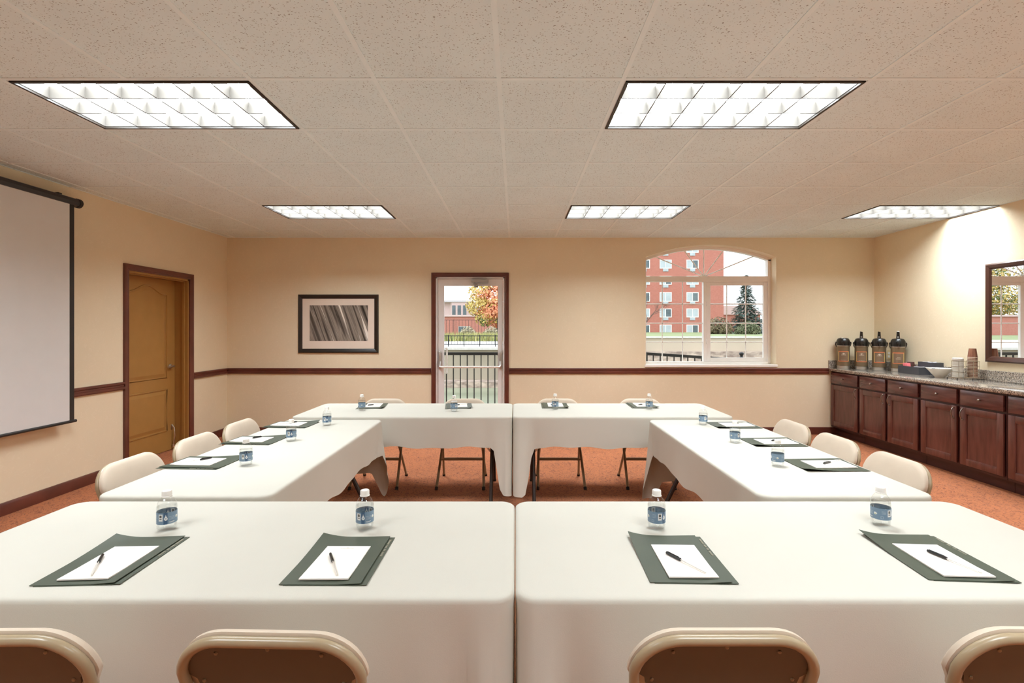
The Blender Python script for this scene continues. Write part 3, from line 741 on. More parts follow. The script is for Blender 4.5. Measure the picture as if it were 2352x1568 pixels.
# ------------------------------------------------------------------ folding chairs
def make_chair():
    t = thing('folding_chair', '', 'chair', (0,0,0), 0, 'padded beige folding chairs around the tables')
    def back(z):                                         # y of the frame plane at height z
        return .205-.335*(z/.42) if z < .42 else -.13-.092*(z-.42)/.30
    def hwid(z): return .203-.022*(z/.42) if z < .42 else .181+.0165*min(1,(z-.42)/.22)
    path = []
    for z in (.012, .12, .24, .36, .42, .47, .53, .58, .61): path.append((-hwid(z), back(z), z))
    rc = .098; zc = .709-rc; wtop = .1975
    for k in range(1, 9):
        a = PI-PI/2*k/9; path.append((-wtop+rc+rc*math.cos(a), back(zc+rc*math.sin(a)), zc+rc*math.sin(a)))
    for k in range(5): path.append((-.0995+.199*k/4, back(.709), .709))
    right = [(-x, y, z) for x, y, z in path[:17]][::-1]
    mb = MB().tube(path+right, .0115, 12); fr = mb.build('frame', M['chairtube'], t, ang=60)
    for s in (-1, 1): MB().tube([(s*hwid(.02),back(.02),.02), (s*hwid(0),back(0),0)], .014, 10).build('rubber_foot', M['rubber'], fr)
    for s in (-1, 1):
        lg = MB().tube([(s*.172,.06,.395), (s*.178,-.02,.30), (s*.196,-.205,.012)], .0105, 10).build('rear_leg', M['chairtube'], t)
        MB().tube([(s*.1955,-.199,.02), (s*.197,-.213,0)], .0135, 10).build('rubber_foot', M['rubber'], lg)
    z = .215; MB().tube([(-hwid(z),back(z),z), (hwid(z),back(z),z)], .008, 8).build('crossbar', M['chairtube'], t)
    z = .195; yy = -.02-.185*(.30-z)/.288; MB().tube([(-.184,yy,z), (.184,yy,z)], .008, 8).build('crossbar', M['chairtube'], t)
    # seat pan and pad
    def rr(hx, hy, r, cy, zz, n=6):
        out = []
        for cx, c2, a in ((hx-r,cy+hy-r,0),(-hx+r,cy+hy-r,90),(-hx+r,cy-hy+r,180),(hx-r,cy-hy+r,270)):
            for k in range(n+1): an = math.radians(a+90*k/n); out.append((cx+r*math.cos(an), c2+r*math.sin(an), zz))
        return out
    MB().prism(rr(.172,.185,.05,.055,.385), (0,0,.018)).build('seat_pan', M['chairtube'], t)
    mb = MB(); rings = []
    for ins, zz in ((0,.403),(-.004,.410),(-.004,.418),(.004,.427),(.02,.432),(.07,.435)):
        rings.append([mb.bm.verts.new(p) for p in rr(.172-ins,.185-ins,.05-min(ins,.03)*.5,.055,zz)])
    for A, B in zip(rings, rings[1:]):
        for k in range(len(A)): mb.face([A[k], A[(k+1)%len(A)], B[(k+1)%len(B)], B[k]])
    mb.face(rings[-1]); mb.face(rings[0][::-1]); mb.build('seat', M['chairpad'], t, ang=50)
    # backrest: outline in (x, z), mapped on the leaning plane
    def outline(ins, zlow):
        out = []; r = .108-ins; zt = .7245-ins; wt = .2065-ins; zcc = zt-r
        for k in range(11): a = PI-PI/2*k/10; out.append((-wt+r+r*math.cos(a), zcc+r*math.sin(a)))
        for k in range(11): a = PI/2-PI/2*k/10; out.append((wt-r+r*math.cos(a), zcc+r*math.sin(a)))
        rb = .04; wl = wt-.016; zl = zlow+ins
        for k in range(5): a = -PI/2*k/4; out.append((wl-rb+rb*math.cos(a), zl+rb+rb*math.sin(a)))
        for x in (.06, -.06): out.append((x, zl-.006))
        for k in range(5): a = -PI/2-PI/2*k/4; out.append((-wl+rb+rb*math.cos(a), zl+rb+rb*math.sin(a)))
        return out
    mb = MB(); rings = []
    for ins, off in ((.006,.010),(0,.014),(0,.024),(.005,.031),(.018,.036),(.05,.038)):
        rings.append([mb.bm.verts.new((x, back(z)+off, z)) for x, z in outline(ins, .545)])
    for A, B in zip(rings, rings[1:]):
        for k in range(len(A)): mb.face([A[k], A[(k+1)%len(A)], B[(k+1)%len(B)], B[k]])
    mb.face(rings[-1]); mb.face(rings[0][::-1]); bk = mb.build('backrest', M['chairpad'], t, ang=50)
    ol = outline(.020, .545); mb = MB()
    A = [mb.bm.verts.new((x, back(z)+.004, z)) for x, z in ol]; B = [mb.bm.verts.new((x, back(z)+.0095, z)) for x, z in ol]
    for k in range(len(A)): mb.face([A[k], A[(k+1)%len(A)], B[(k+1)%len(B)], B[k]])
    mb.face(A[::-1]); mb.face(B); mb.build('back_panel', M['chairpan'], t, ang=30)
    for x, z in ((-.115,.675), (0,.688), (.115,.675), (-.155,.60), (.155,.60)):
        MB().ball((x, back(z)+.003, z), .0045, (1,.6,1), 8, 6).build('rivet', M['rivet'], bk)
    return t
C0 = make_chair()
chairs = []
for x, y, rz, l in ((-1.13,1.27,.01,'shaded-back folding chair at the lower left corner of the photo, cut by the edge'),
                    (-.523,1.264,-.03,'shaded-back folding chair left of the centre seam at the near left table'),
                    (.455,1.272,.0,'shaded-back folding chair right of the centre seam at the near right table'),
                    (1.168,1.275,-.02,'shaded-back folding chair at the lower right corner of the photo, cut by the edge')): chairs.append((x,y,rz,l))
for y, l in ((2.50,'beige folding chair nearest the camera along the left wall side'), (3.02,'middle beige folding chair of the left side, before the tan door'), (3.50,'farthest beige folding chair of the left side, near the back corner')): chairs.append((-1.75,y,-PI/2,l))
for y, l in ((2.52,'beige folding chair nearest the camera on the cabinet side'), (3.00,'middle beige folding chair on the cabinet side of the tables'), (3.47,'farthest beige folding chair on the cabinet side of the tables')): chairs.append((1.75,y,PI/2,l))
for x, l in ((-1.22,'folding chair at the far left table under the framed print side'), (-.475,'folding chair at the far left table right before the glass door'), (.395,'folding chair at the far right table beside the seam'), (1.165,'folding chair at the far right table toward the arched window')): chairs.append((x,4.435,PI,l))
for i, (x, y, rz, l) in enumerate(chairs):
    if i == 0: C0.location = (x,y,0); C0.rotation_euler = (0,0,rz); C0['label'] = l
    else: dup(C0, (x,y,0), rz, l)

# ------------------------------------------------------------------ bottles, folders, notepads, pens
def bitmap_band(mb, r, z0, z1, bmp, a0, a1):
    H = len(bmp); W = len(bmp[0])
    vs = [[mb.bm.verts.new((r*math.cos(a0+(a1-a0)*i/W), r*math.sin(a0+(a1-a0)*i/W), z1-(z1-z0)*j/H)) for i in range(W+1)] for j in range(H+1)]
    for j in range(H):
        for i in range(W):
            mb.mi = bmp[j][i]; mb.face([vs[j][i], vs[j+1][i], vs[j+1][i+1], vs[j][i+1]])
def bottle_label_bitmap():
    W, H = 132, 27; B = [[0]*W for _ in range(H)]
    def rect(x, y, w_, h_, v):
        for j in range(y, min(H,y+h_)):
            for i in range(x, x+w_): B[j][i % W] = v
    for off in (0, 66):
        rect(off+34, 0, 8, H, 1)                          # navy column
        rect(off+23, 3, 9, 16, 2); rect(off+25, 5, 5, 6, 5); rect(off+25, 13, 5, 2, 5)     # bar code box
        for j, wd in enumerate((1,1,1,3,3,5,5,7,7,7,7,5,3)): rect(off+38-wd//2, 5+j, wd, 1, 2)   # drop
        rect(off+37, 12, 3, 3, 3)
        for y in (10, 13, 16): rect(off+45, y, 13, 1, 3)
        rect(off+45, 22, 12, 1, 2); rect(off+45, 24, 10, 1, 3)
        for y in (6, 9, 12): rect(off+10, y, 9, 1, 3)
        rect(off+8, 18, 6, 6, 3); rect(off+9, 19, 4, 4, 0)
        for j, (a, wd) in enumerate(((1,4),(0,6),(0,7),(0,7),(0,6),(1,4))): rect(off+60+a, 10+j, wd, 1, 2)
        rect(off+61, 13, 4, 2, 4)
    return B
def make_bottle():
    t = thing('water_bottle', '', 'bottle', (0,0,0), 0, 'small water bottles with blue labels on the tables'); t.scale = (1.02, 1.02, 1.06)
    mb = MB(); n = 30
    prof = [(.0,.005),(.012,.002),(.021,.0),(.0255,.002),(.0275,.007),(.0272,.011),(.0285,.015),(.0272,.018),(.0285,.022),(.0283,.025),(.0283,.060),(.0290,.064),(.0292,.070),(.0284,.077),(.0262,.085),(.0225,.093),(.0175,.099),(.0140,.103),(.0132,.107)]
    mb.lathe(prof, n=n, cap1=False)
    for v in mb.bm.verts:                                 # petal foot
        if v.co.z < .012 and math.hypot(v.co.x, v.co.y) > .018:
            a = math.atan2(v.co.y, v.co.x); k = 1+.035*math.sin(a*10); v.co.x *= k; v.co.y *= k
    mb.build('bottle_body', M['pet'], t, ang=60)
    MB().lathe([(0,.0065),(.020,.003),(.0245,.005),(.0262,.012),(.0272,.022),(.0275,.060),(.0283,.070),(.0278,.0765),(0,.0765)], n=24).build('water', M['water'], t, ang=60)
    mb = MB(); bitmap_band(mb, .0290, .0245, .0605, bottle_label_bitmap(), -PI, PI)
    mb.build('label_band', [M['lblue'], M['lnavy'], M['lwhite'], M['lgrey'], M['lgreen'], M['lblack']], t, flip=False, ang=60)
    mb = MB().lathe([(0,.1045),(.0158,.1045),(.0158,.1065),(.0145,.108),(.0145,.120),(.013,.1225),(0,.1225)], n=24)
    for v in mb.bm.verts:
        if .107 < v.co.z < .121 and math.hypot(v.co.x, v.co.y) > .012:
            pass
    mb.build('cap', M['capwhite'], t, ang=40)
    return t
B0 = make_bottle()
bots = []
for (x, y, r), l in zip(((-1.170,1.66,.25),(-.508,1.668,-.15),(.476,1.668,.35),(1.253,1.697,.55)), ('leftmost water bottle on the near tables, by the left folder', 'water bottle on the near left table, second from the left', 'water bottle on the near right table, right of the seam', 'rightmost water bottle on the near tables')): bots.append((x,y,r,l))
for (x, y, r), l in zip(((-1.332,2.445,.3),(-1.351,2.98,.2),(-1.319,3.46,.1)), ('nearest water bottle on the left side table', 'middle water bottle on the left side table', 'farthest water bottle on the left side table')): bots.append((x,y,r,l))
for (x, y, r), l in zip(((1.288,2.43,1.2),(1.302,2.935,.6),(1.324,3.49,.4)), ('nearest water bottle on the right side table', 'middle water bottle on the right side table', 'farthest water bottle on the right side table')): bots.append((x,y,r,l))
for (x, y, r), l in zip(((-1.280,4.12,2.0),(-.505,4.065,.9),(.334,4.165,-.3),(1.126,4.165,2.6)), ('leftmost water bottle on the far tables', 'water bottle on the far left table, before the glass door', 'water bottle on the far right table with bright blue label', 'rightmost water bottle on the far tables')): bots.append((x,y,r,l))
ZT = TZ+.0005
for i, (x, y, r, l) in enumerate(bots):
    o = B0 if i == 0 else dup(B0, (x,y,ZT), r, l)
    o.location = (x,y,ZT); o.rotation_euler = (0,0,r); o['label'] = l

FW, FH = .215, .300
def make_folder():
    t = thing('presentation_folder', '', 'folder', (0,0,0), 0, 'dark green folders at the seats')
    def sheet(x0, x1, y0, y1, z, th, lift):
        mb = MB(); nx, ny = 14, 16; top = []; bot = []
        for j in range(ny+1):
            rt, rb = [], []
            for i in range(nx+1):
                x = x0+(x1-x0)*i/nx; y = y0+(y1-y0)*j/ny; zz = z+lift(i/nx, j/ny)
                rt.append(mb.bm.verts.new((x,y,zz+th))); rb.append(mb.bm.verts.new((x,y,zz)))
            top.append(rt); bot.append(rb)
        for j in range(ny):
            for i in range(nx):
                mb.face([top[j][i], top[j][i+1], top[j+1][i+1], top[j+1][i]]); mb.face([bot[j][i], bot[j+1][i], bot[j+1][i+1], bot[j][i+1]])
        for j in range(ny):
            for i in (0, nx): mb.face([top[j][i], top[j+1][i], bot[j+1][i], bot[j][i]])
        for i in range(nx):
            for j in (0, ny): mb.face([top[j][i], top[j][i+1], bot[j][i+1], bot[j][i]])
        return mb
    back = sheet(-FW/2+.012, FW/2+.016, -FH/2, FH/2, .0, .0012, lambda u, v: .002*max(0,u-.8)/.2*(1-v)).build('back_cover', M['folder'], t, ang=60)
    sheet(-FW/2, FW/2, -FH/2+.002, FH/2+.002, .0014, .0012, lambda u, v: .013*max(0,1-u*2.4)**2*max(0,(v-.35)/.65)**1.5+.004*max(0,(u-.7)/.3)*(1-v)+.002*max(0,(u-.6)/.4)*v).build('front_cover', M['folder'], t, ang=60)
    # small upright print along the right edge of the back cover
    mb = MB(); rnd = random.Random(5); y = FH/2-.022
    for wl in (.034, .018, .012, .030):
        e = y-wl
        while y > e:
            h_ = rnd.choice((.0028,.0034,.0040)); x0 = FW/2+.0045
            mb.box((x0, y-h_, .0014), (x0+rnd.choice((.0055,.0065)), y, .0024+.0006)); y -= h_+.0014
        y -= .006
    mb.build('cover_print', M['foldertext'], back)
    return t
def make_pad():
    t = thing('notepad', '', 'notepad', (0,0,0), 0, 'white notepads on the folders')
    mb = MB(); nx, ny = 8, 10; w2, h2 = .066, .101
    top = [[mb.bm.verts.new((-w2+2*w2*i/nx, -h2+2*h2*j/ny, .0035+.0025*max(0,1-j/ny*3.2)*(.4+.6*i/nx))) for i in range(nx+1)] for j in range(ny+1)]
    bot = [[mb.bm.verts.new((v.co.x, v.co.y, v.co.z-.0035)) for v in row] for row in top]
    for j in range(ny):
        for i in range(nx): mb.face([top[j][i], top[j][i+1], top[j+1][i+1], top[j+1][i]]); mb.face([bot[j][i], bot[j+1][i], bot[j+1][i+1], bot[j][i+1]])
    for j in range(ny):
        for i in (0, nx): mb.face([top[j][i], top[j+1][i], bot[j+1][i], bot[j][i]])
    for i in range(nx):
        for j in (0, ny): mb.face([top[j][i], top[j][i+1], bot[j][i+1], bot[j][i]])
    mb.build('pages', M['paper'], t, ang=60)
    mb = MB(); rnd = random.Random(3)
    x = -.020
    while x < .020: wd = rnd.choice((.0018,.0026)); mb.box((x,.083,.0033), (x+wd,.0855,.0037)); x += wd+.0012
    mb.prism([(-.005,.0875,.0033), (.005,.0875,.0033), (0,.091,.0033)], (0,0,.0004))
    mb.build('letterhead', M['papertext'], t)
    return t
def make_pen():
    t = thing('ballpoint_pen', '', 'pen', (0,0,0), 0, 'black capped pens on the notepads')
    MB().tube([(0,.016,.0042), (0,.068,.0042)], .0043, 10, rf=lambda u: .92+.1*(1-u)).tube([(.0,.022,.0092), (.0,.060,.0090)], .0011, 6).box((-.001,.058,.004), (.001,.064,.0098)).build('pen_cap', M['penblack'], t)
    MB().tube([(0,-.074,.0042), (0,.016,.0042)], .0038, 10).build('barrel', M['penclear'], t)
    MB().tube([(0,-.072,.0042), (0,.016,.0042)], .0015, 6).build('ink_tube', M['ink'], t)
    return t
F0, N0, K0 = make_folder(), make_pad(), make_pen()
seats = []
# x, y, rotation of folder, pad offset in folder axes, pen (x, y, rotation in world)
seats.append((-1.168,1.442,.045,(.012,-.028),(-1.173,1.388,.53),'leftmost near folder','left end of the near left table'))
seats.append((-.512,1.443,-.005,(.002,-.028),(-.512,1.392,.48),'near left table, beside the seam','near left table beside the seam'))
seats.append((.468,1.452,-.03,(.014,-.027),(.480,1.402,.52),'near right table, beside the seam','near right table beside the seam'))
seats.append((1.222,1.462,-.07,(.008,-.032),(1.245,1.408,.25),'rightmost near folder','right end of the near right table'))
for y, w_ in ((2.495,'nearest'), (2.998,'middle'), (3.49,'farthest')): seats.append((-1.575,y,-PI/2-.05,(.005,-.02),(-1.61,y+.0,-.75),'','left side table, '+w_+' seat'))
for y, w_ in ((2.440,'nearest'), (2.935,'middle'), (3.46,'farthest')): seats.append((1.528,y,PI/2+.02,(.005,-.02),(1.58,y+.03,2.05),'','right side table, '+w_+' seat'))
for x, w_, y in ((-1.245,'left end',4.335), (-.49,'second from left',4.335), (.352,'second from right',4.36), (1.12,'right end',4.36)): seats.append((x,y,PI+(.12 if x < 0 else -.02),(.0,-.012),(x+.01,y+.02,2.3),'','far row, '+w_))
for i, (x, y, rz, po, pen, _, wh) in enumerate(seats):
    lf, ln, lk = 'dark green folder at the '+wh, 'white notepad on the folder at the '+wh, 'black capped clear pen on the notepad at the '+wh
    c, s = math.cos(rz), math.sin(rz); pxx, pyy = x+po[0]*c-po[1]*s, y+po[0]*s+po[1]*c
    for j, (o0, loc, r, l) in enumerate(((F0,(x,y,ZT),rz,lf), (N0,(pxx,pyy,ZT+.0032),rz,ln), (K0,(pen[0],pen[1],ZT+.0077),pen[2],lk))):
        o = o0 if i == 0 else dup(o0, loc, r, l)
        o.location = loc; o.rotation_euler = (0,0,r); o['label'] = l

# ------------------------------------------------------------------ cabinets and counter along the right wall
CXF = 4.136                                              # plane of the cabinet face frames
CZ = .87                                                 # counter top
def knob(parent, loc):
    mb = MB().lathe([(0,0),(.006,0),(.005,.012),(.009,.017),(.011,.022),(.008,.027),(0,.029)], n=14)
    bmesh.ops.transform(mb.bm, matrix=Matrix.Translation(loc) @ Matrix.Rotation(-PI/2, 4, 'Y'), verts=mb.bm.verts[:])
    mb.build('knob', M['nickel'], parent)
def cabinet(y0, y1, doors, label, hand):
    t = thing('base_cabinet', label, 'cabinet', (CXF, y0, 0), 0, 'dark cherry base cabinets along the right wall')
    Wd = y1-y0; D = XR-CXF-.004
    MB().box((.02,.001,.105), (D,Wd-.001,CZ-.038)).build('carcass', M['cabdark'], t)
    mb = MB(); n = doors; st = .034
    for k in range(n+1):
        yy = Wd*k/n; mb.box((0,max(.001,yy-st/2),.105), (.02,min(Wd-.001,yy+st/2),CZ-.038))
    for z0, z1 in ((.105,.14),(.655,.68),(.805,CZ-.038)): mb.box((0.0004,.001,z0), (.02,Wd-.001,z1))
    mb.build('face_frame', M['cabdark'], t)
    MB().box((.06,.001,0), (.075,Wd-.001,.105)).build('toe_kick', M['cabdark'], t)
    for k in range(n):
        a, b = Wd*k/n+.019, Wd*(k+1)/n-.019
        dw = MB().box((-.02,a,.677), (0,b,.815), .004, 2).build('drawer', M['drawerwood'], t)
        knob(dw, (-.02,(a+b)/2,.746))
        mb = MB(); z0, z1, s = .130, .658, .058
        for q in (((a,z0),(a+s,z1)), ((b-s,z0),(b,z1)), ((a+s,z1-s),(b-s,z1)), ((a+s,z0),(b-s,z0+s))): mb.box((-.02,q[0][0],q[0][1]), (0,q[1][0],q[1][1]), .003, 2)
        dd = mb.build('door', M['cabwood'], t)
        MB().box((-.010,a+s-.004,z0+s-.004), (-.002,b-s+.004,z1-s+.004)).build('door_panel', M['cabwood'], dd)
        mb = MB(); g = s; bead = [(-.011,a+g,z0+g),(-.011,b-g,z0+g),(-.011,b-g,z1-g),(-.011,a+g,z1-g)]
        for p, q in zip(bead, bead[1:]+bead[:1]): mb.tube([p,q], .006, 6)
        mb.build('bead', M['cabwood'], dd)
        hy = a+.028 if hand[k] == 'n' else b-.028
        MB().tube([(-.02,hy,.640), (-.034,hy,.634), (-.046,hy,.606), (-.046,hy,.580), (-.034,hy,.552), (-.02,hy,.546)], .0048, 8).ball((-.023,hy,.643), .008).ball((-.023,hy,.543), .008).build('handle', M['nickel'], dd)
    return t
cabinet(5.94, 6.478, 1, 'single door base cabinet against the back wall corner', 'n')
cabinet(5.045, 5.938, 2, 'double door base cabinet second from the back corner', 'fn')
cabinet(4.155, 5.043, 2, 'double door base cabinet below the cup rack', 'fn')
cabinet(3.265, 4.153, 2, 'double door base cabinet cut by the right edge of the photo', 'fn')
ct = MB().box((4.098,3.25,CZ-.038), (XR-.001,YB-.001,CZ), .008, 3).box((XR-.021,3.25,CZ), (XR-.001,YB-.001,CZ+.10), .003, 1).box((4.098,YB-.021,CZ), (XR-.021,YB-.001,CZ+.10), .003, 1)
tag(ct.build('granite_worktop', M['granite']), 'speckled grey granite worktop with low backsplash over the cabinets', 'worktop')

# airpots
def airpot(label, loc, rz, lever, first_word, kind):
    t = thing('coffee_airpot', label, 'airpot', loc, rz, 'coffee airpots in the counter corner'); t.scale = (1, 1, 1.11)
    R = .0715
    MB().lathe([(0,0),(R-.004,0),(R-.002,.006),(R-.002,.034),(R-.004,.036),(0,.036)], n=40).build('base_ring', M['chrome'], t)
    MB().lathe([(0,.036),(R,.036),(R,.262),(0,.262)], n=40).build('body', M['airpotbody'], t)
    MB().lathe([(0,.262),(R+.001,.262),(R+.001,.268),(0,.268)], n=40).build('collar', M['chrome'], t)
    mb = MB(); n = 40
    mb.lathe([(0,.268),(R+.003,.268),(R+.004,.275),(R+.004,.308),(R-.001,.330),(R-.013,.348),(R-.035,.356),(0,.357)], n=n)
    mb.box((-.020,-R-.022,.292), (.020,-.04,.322), .008)           # spout housing
    mb.box((-R-.013,-.012,.290), (-R+.004,.012,.312), .004).box((R-.004,-.012,.290), (R+.013,.012,.312), .004)
    mb.tube([(0,-R-.014,.295), (0,-R-.016,.272)], .008, 8)
    head = mb.build('pump_head', M['airpotblack'], t)
    mb = MB(); hp = []
    for k in range(13):
        a = PI*k/12; hp.append((-math.cos(a)*(R+.013), .030*math.sin(a)+.004, .300-.09*math.sin(a)))
    hp = [(x*1.0, y+.035*math.sin(PI*i/12), z) for i, (x, y, z) in enumerate(hp)]
    mb.tube(hp, .0045, 8); mb.build('carry_handle', M['airpotblack'], t)
    if lever:
        mb = MB(); mb.prism([(-.018,-.012,.352), (.018,-.012,.352), (.014,-.012,.425), (-.012,-.012,.430)], (0,.022,0))
        lv = mb.build('pump_lever', M['airpotblack'], t)
        MB().box((-.009,-.0145,.360), (.009,-.011,.377), .002, 1).build('lever_badge', M['greymetal'], lv)
        if kind == 'text':
            MB().box((-.012,-.013,.4265), (.013,.011,.434), .002, 1).build('lever_tip', M['capwhite'], lv)
    else:
        MB().lathe([(0,.357),(.014,.357),(.013,.362),(0,.363)], c=(-.012,-.03,-.004), n=16).build('pump_button', M['capwhite'], t)
    W, H = 44, 46; B = [[0]*W for _ in range(H)]
    for j in range(H):
        for i in range(W):
            if i < 3 or i >= W-3: B[j][i] = 2
            if j < 3 or j >= H-3: B[j][i] = 1
    def rect(x, y, w_, h_):
        for j in range(y, y+h_):
            for i in range(x, x+w_): B[j][i] = 3
    if kind == 'logo':
        for j, wd in enumerate((2,6,10,14)): rect(22-wd//2, 8+j, wd, 1)
        rect(21,12,2,3); rect(14,15,16,1)
        for i in range(12, 32, 3): rect(i, 17, 2, 1)
        for i in range(10, 34, 2): B[H-7][i] = 3
    else:
        for i in range(17, 27, 3): rect(i, 20, 2, 2)
        for i in range(13, 31, 3): rect(i, 25, 2, 2)
    mb = MB(); half = .062/.0715*.98; bitmap_band(mb, R+.0008, .085, .205, B, -PI/2-half, -PI/2+half)
    mb.build('front_label', [M['plaque'], M['plaqueorange'], M['plaqueyellow'], M['plaquetext']], t, flip=False, ang=60)
    return t
def face_cam(x, y): return math.atan2(-y, -x)+PI/2
for lb, x, y, lv, k in (('coffee airpot with no raised lever, leftmost in the counter corner', 4.215, 6.36, False, 'logo'),
                        ('coffee airpot with raised black lever, second from the left', 4.37, 6.25, True, 'logo'),
                        ('coffee airpot with raised black lever, third from the left', 4.488, 6.105, True, 'logo'),
                        ('coffee airpot with white tipped lever beside the dark tray', 4.590, 5.935, True, 'text')):
    airpot(lb, (x,y,CZ+.0005), face_cam(x,y)*.9, lv, '', k)
# outlet on the right wall behind the airpots
ol = thing('wall_outlet', 'ivory wall outlet plate above the backsplash between two airpots', 'outlet', (XR, 6.22, 1.055))
MB().box((-.006,-.036,-.057), (0,.036,.057), .003, 1).build('cover_plate', M['plate'], ol)
MB().box((-.008,-.016,.006), (-.005,.016,.036), .003, 1).box((-.008,-.016,-.036), (-.005,.016,-.006), .003, 1).build('receptacle', M['capwhite'], ol)

# condiment tray
tr = thing('condiment_tray', 'dark two-step condiment tray on the counter beside the airpots', 'tray', (0,0,CZ+.0005))
def open_box(x0, x1, y0, y1, h, wl=.008):
    mb = MB(); mb.box((x0,y0,0), (x1,y1,.008))
    for a in (((x0,y0),(x0+wl,y1)), ((x1-wl,y0),(x1,y1)), ((x0+wl,y0),(x1-wl,y0+wl)), ((x0+wl,y1-wl),(x1-wl,y1))): mb.box((a[0][0],a[0][1],.008), (a[1][0],a[1][1],h))
    return mb
mb = open_box(4.455, 4.572, 5.46, 5.76, .085); mb.box((4.463,5.60,.008), (4.564,5.607,.078)); mb.build('front_compartment', M['slate'], tr)
mb = open_box(4.573, 4.675, 5.40, 5.62, .138); mb.box((4.581,5.505,.008), (4.667,5.512,.13)); mb.build('rear_compartment', M['slate'], tr)
def packet(name, m, loc, rot, size, label, cat, grp):
    mb = MB(); sx, sy, sz = size
    mb.box((-sx/2,-sy/2,0), (sx/2,sy/2,sz), sz*.4, 2)
    o = mb.build(name, m); o.location = loc; o.rotation_euler = rot
    return tag(o, label, cat, grp)
g = 'sweetener packets in the condiment tray'
Zt = CZ+.009
for k in range(5):
    packet('sugar_packet', M['pink'], (4.495,5.705-.012*k,Zt-.118+.055), (PI/2-.12,0,.1), (.05,.108,.007), 'pink sweetener packet standing in the front tray compartment', 'packet', g)
for o in [o for o in bpy.data.objects if o.name.startswith('sugar_packet')]: o.location.z += .118
for k in range(4):
    packet('tea_packet', M['teabrown'], (4.54,5.695-.012*k,Zt+.062), (PI/2-.12,0,-.1), (.05,.122,.007), 'dark brown tea packet standing in the front tray compartment', 'packet', 'tea packets in the condiment tray')
for k in range(5):
    packet('creamer_packet', M['whitepacket'], (4.625+.006*(k%2),5.585-.034*k,Zt+.122+.004*(k%2)), (.15*(k%3-1),.12,.4*k), (.06,.045,.005), 'white packet lying in the rear tray compartment', 'packet', 'white packets in the rear compartment')
for k in range(6):
    packet('creamer_packet', M['whitepacket'], (4.512+.01*(k%2),5.58-.018*k,Zt+.066+.004*(k%2)), (.1*(k%3-1),.1,.5*k), (.062,.05,.005), 'white packet lying in the front tray compartment', 'packet', 'white packets in the front compartment')
for pre in ('sugar_packet', 'tea_packet', 'creamer_packet'):
    pass
# bowl
bw = thing('serving_bowl', 'wide white footed bowl on the counter beside the condiment tray', 'bowl', (4.44,5.178,CZ+.0005))
mb = MB().lathe([(0,.006),(.030,.006),(.034,0),(.040,0),(.044,.010),(.066,.036),(.092,.070),(.112,.094),(.115,.097),(.111,.096),(.088,.072),(.060,.036),(.036,.016),(0,.013)], n=40)
mb.build('bowl_body', M['porcelain'], bw, ang=50)
rnd = random.Random(4)
for k in range(9):
    a = k*2.4; rr_ = .012+.009*k*.8
    x, y = 4.44+rr_*math.cos(a), 5.178+rr_*math.sin(a)
    mb = MB().lathe([(0,0),(.012,0),(.016,.018),(.019,.019),(.019,.021),(0,.0215)], n=14)
    o = mb.build('creamer_cup', M['lid'] if k % 3 else M['lgrey']); o.location = (x, y, CZ+.072); o.rotation_euler = (.3*math.sin(k*3), .3*math.cos(k*2), 0)
    tag(o, ('white' if k % 3 else 'pale blue')+' creamer cup lying in the white bowl on the counter', 'creamer', 'creamer cups in the bowl' if k % 3 else 'pale blue creamer cups in the bowl')
# cup rack
rk = thing('cup_rack', 'chrome wire rack holding lids and paper cups on the counter', 'rack', (0,0,CZ+.0005))
LX, LY_, KX, KY = 4.466, 4.992, 4.588, 4.965
wr = .0022
mb = MB()
def ring(cx, cy, r, z): return [(cx+r*math.cos(2*PI*k/24), cy+r*math.sin(2*PI*k/24), z) for k in range(24)]
for z in (.02, .075, .13, .185):
    mb.tube(ring(LX,LY_,.052,z), wr, 6, closed=True); mb.tube(ring(KX,KY,.050,z), wr, 6, closed=True)
for cx, cy, r in ((LX,LY_,.0545), (KX,KY,.0525)):
    for k in range(5):
        a = PI*.1+2*PI*k/5; mb.tube([(cx+r*math.cos(a),cy+r*math.sin(a),.016), (cx+r*math.cos(a),cy+r*math.sin(a),.187)], wr, 6)
mb.build('wire_cage', M['wire'], rk)
mb = MB(); bx = [(LX-.06,LY_-.06),(KX+.058,KY-.06),(KX+.058,KY+.06),(LX-.06,LY_+.055)]
mb.tube([(x,y,.0155) for x, y in bx], .0028, 6, closed=True)
for u in (.25,.5,.75):
    p = Vector((*bx[0],.0155)).lerp(Vector((*bx[1],.0155)), u); q = Vector((*bx[3],.0155)).lerp(Vector((*bx[2],.0155)), u); mb.tube([p,q], .0028, 6)
bs = mb.build('base_frame', M['wire'], rk)
for x, y in bx: MB().tube([(x,y,.0155), (x,y,0)], .0045, 8).build('rubber_foot', M['rubber'], bs)
lid0 = MB().lathe([(0,0),(.043,0),(.0455,.003),(.0455,.008),(.041,.010),(.040,.0145),(.036,.0150),(0,.012)], n=28).build('cup_lid', M['lid'], ang=40)
z = CZ+.0195
for k in range(16):
    o = lid0 if k == 0 else lid0.copy()
    if k: COL.objects.link(o)
    o.location = (LX+.001*math.sin(k*2.1), LY_+.001*math.cos(k*1.7), z+.0122*k)
    tag(o, 'white plastic cup lid in the tall stack in the wire rack' if k < 15 else 'white plastic cup lid topping the stack in the wire rack', 'lid', 'cup lids stacked in the rack' if k < 15 else None)
mb = MB(); mb.lathe([(.040,0),(.0418,.0015),(.0418,.0045),(.0395,.006),(.0285,.092),(.0275,.092),(.0,.089)], n=28, cap0=False, cap1=False, mis=[1,1,1,0,0,0])
cup0 = mb.build('paper_cup', [M['cup'], M['cuprim']], ang=40)
